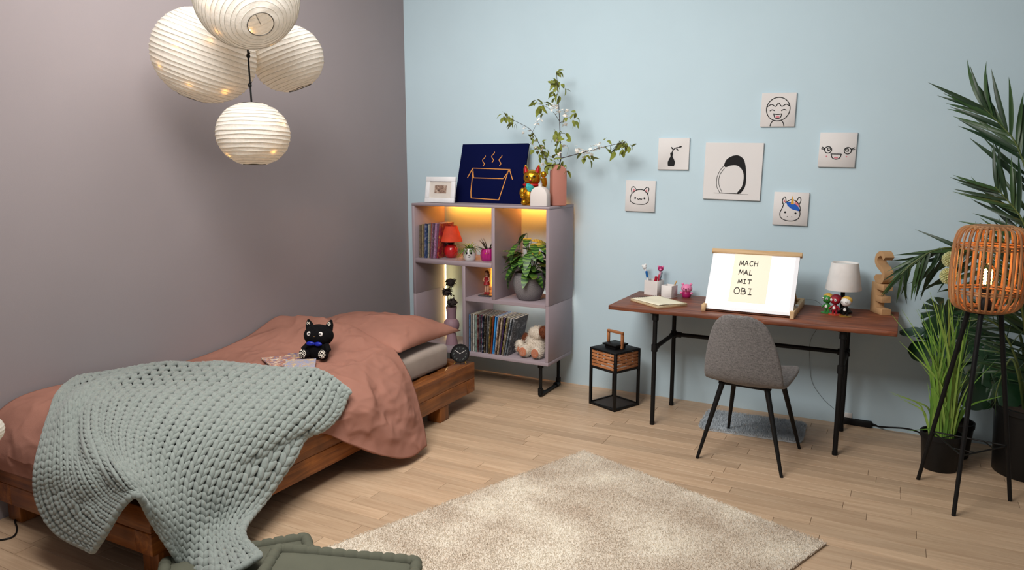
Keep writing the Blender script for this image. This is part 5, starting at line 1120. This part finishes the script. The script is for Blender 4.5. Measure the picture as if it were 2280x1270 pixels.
# ------------------------------------------------------------------ olive floor cushions
OL = mat('olive_grey_cotton', (98, 99, 86), .92, 0, .15, var=(4, .05), bmp=(300, .15, .002))
def cushion(T, w, d, h, label):
    o = thing('floor_cushion', label, 'cushion', T.translation, None); n = 26; top = []; bot = []
    for j in range(n+1):
        a = []; b = []
        for i in range(n+1):
            u_, v_ = -1+2*i/n, -1+2*j/n; pf_ = max(0, (1-abs(u_)**4))**.5*max(0, (1-abs(v_)**4))**.5; x_, y_ = u_*(w/2-.02), v_*(d/2-.02)
            tuft = sum(math.exp(-((x_-tx)**2+(y_-ty)**2)/.0028) for tx in (-w/4, 0, w/4) for ty in (-d/4, 0, d/4)); dz_ = .022*pf_-.016*tuft
            a.append(T @ V((x_, y_, h-.018+dz_))); b.append(T @ V((x_, y_, .012-.008*pf_)))
        top.append(a); bot.append(b)
    side = MB(T); build(MB().grid(top), 'top_panel', OL, o, smooth=180); build(MB().grid(bot), 'bottom_panel', OL, o, smooth=180)
    per = rrect(w-.036, d-.036, .02, 3)
    def dens(P, m):
        L_ = []; P = P+[P[0]]; tot = sum((V(P[k+1])-V(P[k])).length for k in range(len(P)-1)); acc = 0; k = 0; rem = 0
        for q in range(m):
            tgt = tot*q/m
            while k < len(P)-2 and acc+(V(P[k+1])-V(P[k])).length < tgt: acc += (V(P[k+1])-V(P[k])).length; k += 1
            e = (V(P[k+1])-V(P[k])); L_.append(V(P[k])+e*((tgt-acc)/max(e.length, 1e-9)))
        return L_
    M_ = 280; ring_ = dens(per, M_)
    build(MB().ring([[T @ V((p.x*(1+.012*math.sin(k*.9)), p.y*(1+.012*math.sin(k*.9)), z)) for k, p in enumerate(ring_)] for z in (.02, h*.35, h*.65, h-.02)], caps=False), 'side_band', OL, o, smooth=180)
    for z in (h-.016, .022):
        pts = [T @ V((p.x*1.015, p.y*1.015, z)) for p in ring_]; rad = [.0255*(1-.24*abs(math.cos(PI*k/M_*44))**14)*(1+.05*math.sin(k*.13)) for k in range(M_)]
        build(MB().tube(pts, rad, 12, True), 'rolled_edge', OL, o, smooth=180)
    return o
f_ = V((1.488, -2.80, 0)); g_ = V((1.16, -3.18, 0)); e_ = (f_-g_).normalized(); ang = math.degrees(math.atan2(e_.y, e_.x)); w = .56
cN = f_-e_*w/2+V((e_.y, -e_.x, 0))*w/2
cushion(RZ(ang, (cN.x, cN.y, .001)), w, w, .10, 'olive grey floor cushion lying under the other cushion beside the bed foot')
a_ = atz(612, 1216, .20); b_ = atz(938, 1246, .14); e_ = (b_-a_); w = e_.length; xh = e_.normalized(); dn = V((e_.y, -e_.x, 0)).normalized(); zz_ = xh.cross(-dn).normalized(); zz_ = zz_ if zz_.z > 0 else -zz_
Tm = frame((a_+b_)/2+dn*w/2, xh, z=zz_); Tm = Tm @ Matrix.Translation((0, 0, -.09))
cushion(Tm, w, w, .10, 'olive grey floor cushion resting on top of the other cushion at the rug edge')
# ------------------------------------------------------------------ on the bed
PLB = mat('black_plush', (17, 16, 18), .95, 0, .12, var=(60, .3), bmp=(300, .4, .002)); WHF = mat('white_felt', (224, 218, 214), .85, var=None); CHK = None
t = NT('checked_felt'); t.base(.9, 0, .1); ck = t.n('ShaderNodeTexChecker'); ck.inputs['Scale'].default_value = 120; ck.inputs['Color1'].default_value = lin((222, 214, 200)); ck.inputs['Color2'].default_value = lin((20, 18, 20)); t.l(t.coord(rot=(.4, .3, .785)), ck.inputs['Vector']); t.l(ck.outputs[0], t.b.inputs['Base Color']); CHK = t.m
h_ = on_duvet(702, 800) or atz(702, 806, .56); c = h_+V((0, .02, -.012)); u = mpp(c)
T = RZ(math.degrees(math.atan2(CAM.y-c.y, CAM.x-c.x))+90-22, c) @ Matrix.Rotation(math.radians(-14), 4, 'X') @ Matrix.Scale(88*u/.215, 4)
pc = thing('plush_cat', 'sitting black plush cat with a blue bow and checked feet on the duvet', 'plush toy', c)
build(MB(T).ell((0, 0, .06), .062, .055, .065, 20, 12), 'body', PLB, pc); hd = build(MB(T).ell((0, -.005, .135), .082, .066, .062, 24, 14), 'head', PLB, pc)
for sg in (-1, 1):
    e = build(MB(T).tube([(sg*.05, 0, .17), (sg*.06, 0, .20), (sg*.066, 0, .222)], [.027, .019, .005], 14, flat=.7), 'ear', PLB, pc); build(MB(T).ell((sg*.059, -.014, .198), .010, .005, .012), 'inner_ear', CHK, e)
    e = build(MB(T).ell((sg*.032, -.063, .142), .0125, .005, .0125), 'eye', WHF, hd); build(MB(T).ell((sg*.031, -.067, .142), .005, .003, .005), 'pupil', INK, e)
    build(MB(T).ell((sg*.05, -.055, .03), .026, .036, .028), 'leg', PLB, pc); build(MB(T).ell((sg*.054, -.086, .034), .021, .008, .024), 'foot_sole', CHK, pc)
    build(MB(T).tube([(sg*.05, -.02, .085), (sg*.07, -.035, .06), (sg*.062, -.05, .05)], [.016, .015, .013], 10), 'arm', PLB, pc)
build(MB(T).ell((0, -.068, .128), .004, .003, .003), 'nose', mat('tan_thread', (130, 96, 60), .7, var=None), hd)
bw = build(MB(T).ell((-.022, -.066, .09), .022, .008, .012).ell((.022, -.066, .088), .022, .008, .012).ell((0, -.07, .089), .007, .007, .008), 'bow', mat('royal_blue_satin', (18, 34, 150), .35, var=None), pc)
def on_top(px, py, w, d, rz, m, label):
    h = on_duvet(px, py) or atz(px, py, .54); e = .06
    nx = V((2*e, 0, duvz(h.x+e, h.y)-duvz(h.x-e, h.y))); ny = V((0, 2*e, duvz(h.x, h.y+e)-duvz(h.x, h.y-e))); zz = nx.cross(ny).normalized()
    M_ = frame(h+zz*.014, nx, z=zz) @ Matrix.Rotation(math.radians(rz), 4, 'Z'); o = thing('magazine', label, 'magazine', h, 'magazines on the duvet')
    build(MB(M_).box(-w/2, w/2, -d/2, d/2, 0, .001), 'back_cover', m, o, smooth=0); build(MB(M_).box(-w/2+.002, w/2-.002, -d/2+.002, d/2-.002, .0012, .005), 'pages', PAGE, o, smooth=0); build(MB(M_).box(-w/2, w/2, -d/2, d/2, .0052, .0062), 'cover', m, o, smooth=0)
on_top(628, 812, .17, .23, 62, art('magazine_art_a', ((216, 206, 196), (90, 110, 160), (190, 120, 60), (230, 224, 214), (60, 50, 70)), 30), 'open comic magazine with pale and blue panels on the duvet')
on_top(668, 822, .16, .22, 40, art('magazine_art_b', ((220, 216, 220), (140, 150, 190), (200, 170, 120), (236, 232, 226)), 26), 'pale comic magazine at the edge of the knit throw')
on_top(655, 806, .15, .21, 20, art('magazine_art_c', ((200, 120, 50), (60, 80, 140), (216, 180, 120), (170, 70, 40)), 30), 'orange and blue comic magazine beside the plush cat')
# alarm clock
c = V((1.035, -.875, .3025)); u = mpp(c); r = .062; T = RZ(math.degrees(math.atan2(CAM.y-c.y, CAM.x-c.x))+90-4, c) @ Matrix.Rotation(math.radians(-6), 4, 'X')
ck_ = thing('alarm_clock', 'round black alarm clock with brass feet on the bed frame corner', 'clock', c); zc = r+.012
Tc = T @ Matrix.Translation((0, 0, zc)) @ Matrix.Rotation(PI/2, 4, 'X')
build(MB(Tc).lathe([(0, -.022), (r*.9, -.022), (r, -.014), (r, .016), (r*.95, .02), (r*.88, .02), (r*.88, .014), (0, .014)], 40), 'case', BLACK, ck_)
fc = build(MB(Tc).lathe([(0, .0142), (r*.87, .0142), (r*.87, .0155), (0, .0155)], 36), 'dial', mat('black_dial', (30, 30, 33), .5, var=None), ck_)
fn = lambda a, b, q: Tc @ V((a*r, b*r, .0157+q)); mb = MB()
for k in range(12): a = PI/2-k*PI/6; mb.stroke([(.66*math.cos(a)-.03, .66*math.sin(a)-.06), (.66*math.cos(a)+.03, .66*math.sin(a)+.06)], .05, fn)
build(mb, 'numerals', mat('grey_numerals', (120, 130, 126), .6, var=None), fc, recalc=False); mb = MB().stroke([(0, 0), (-.5, .36)], .06, fn, .0012).stroke([(0, 0), (.62, .36)], .045, fn, .0012); build(mb, 'clock_hands', WHITEP, fc, recalc=False)
for sg in (-1, 1): build(MB(T).cyl((sg*.028, -.008, .026), (sg*.040, -.012, .0035), .0042, n=10), 'foot', mat('brass', (196, 160, 84), .3, .9, var=None), ck_)
build(MB(T).tube([(.012, .02, .06), (0, .03, .02), (0, .035, .004)], .004, 8), 'rear_prop', BLACK, ck_)
# ------------------------------------------------------------------ paper floor lamp at the left edge, with its cable
c = aty(-46, 962, -3.62); u = mpp(c); R = 48*u; o = thing('paper_floor_lamp', 'cream ribbed paper lamp on a thin stand at the bed foot by the mauve wall', 'floor lamp', (c.x, c.y, 0))
rings = [[(c.x+R*math.sin(a)*(1-.02*abs(math.sin(k*PI/6)))*math.cos(2*PI*i/36), c.y+R*math.sin(a)*(1-.02*abs(math.sin(k*PI/6)))*math.sin(2*PI*i/36), c.z+R*.8*math.cos(a)) for i in range(36)] for k, a in enumerate([.3+(PI-.6)*k/72 for k in range(73)])]
build(MB().ring(rings, caps=False), 'paper_shade', PAPER, o, smooth=60, recalc=False); build(MB().cyl((c.x, c.y, .012), (c.x, c.y, c.z+.02), .006), 'stand', BLACK, o); build(MB().lathe([(0, 0), (.09, 0), (.09, .01), (0, .012)], 28, (c.x, c.y, 0)), 'base', BLACK, o)
l = bpy.data.lights.new('paper_lamp_glow', 'POINT'); l.energy = .12; l.color = (1, .78, .5); l.shadow_soft_size = .05; lo = bpy.data.objects.new('paper_lamp_glow', l); COL.objects.link(lo); lo.location = c; WM[lo] = Matrix(); adopt(lo, o)
o = build(MB().tube(path([V((c.x-.02, c.y, .006)), V((c.x-.25, c.y+.05, .005)), atz(-30, 1200, .005), atz(0, 1203, .005), atz(30, 1195, .005), atz(38, 1178, .005), atz(34, 1158, .005), atz(55, 1148, .005)], 40), .0038, 7), 'lamp_cable', BLACK); tag(o, 'black lamp cable curling out from under the bed foot', 'cable')
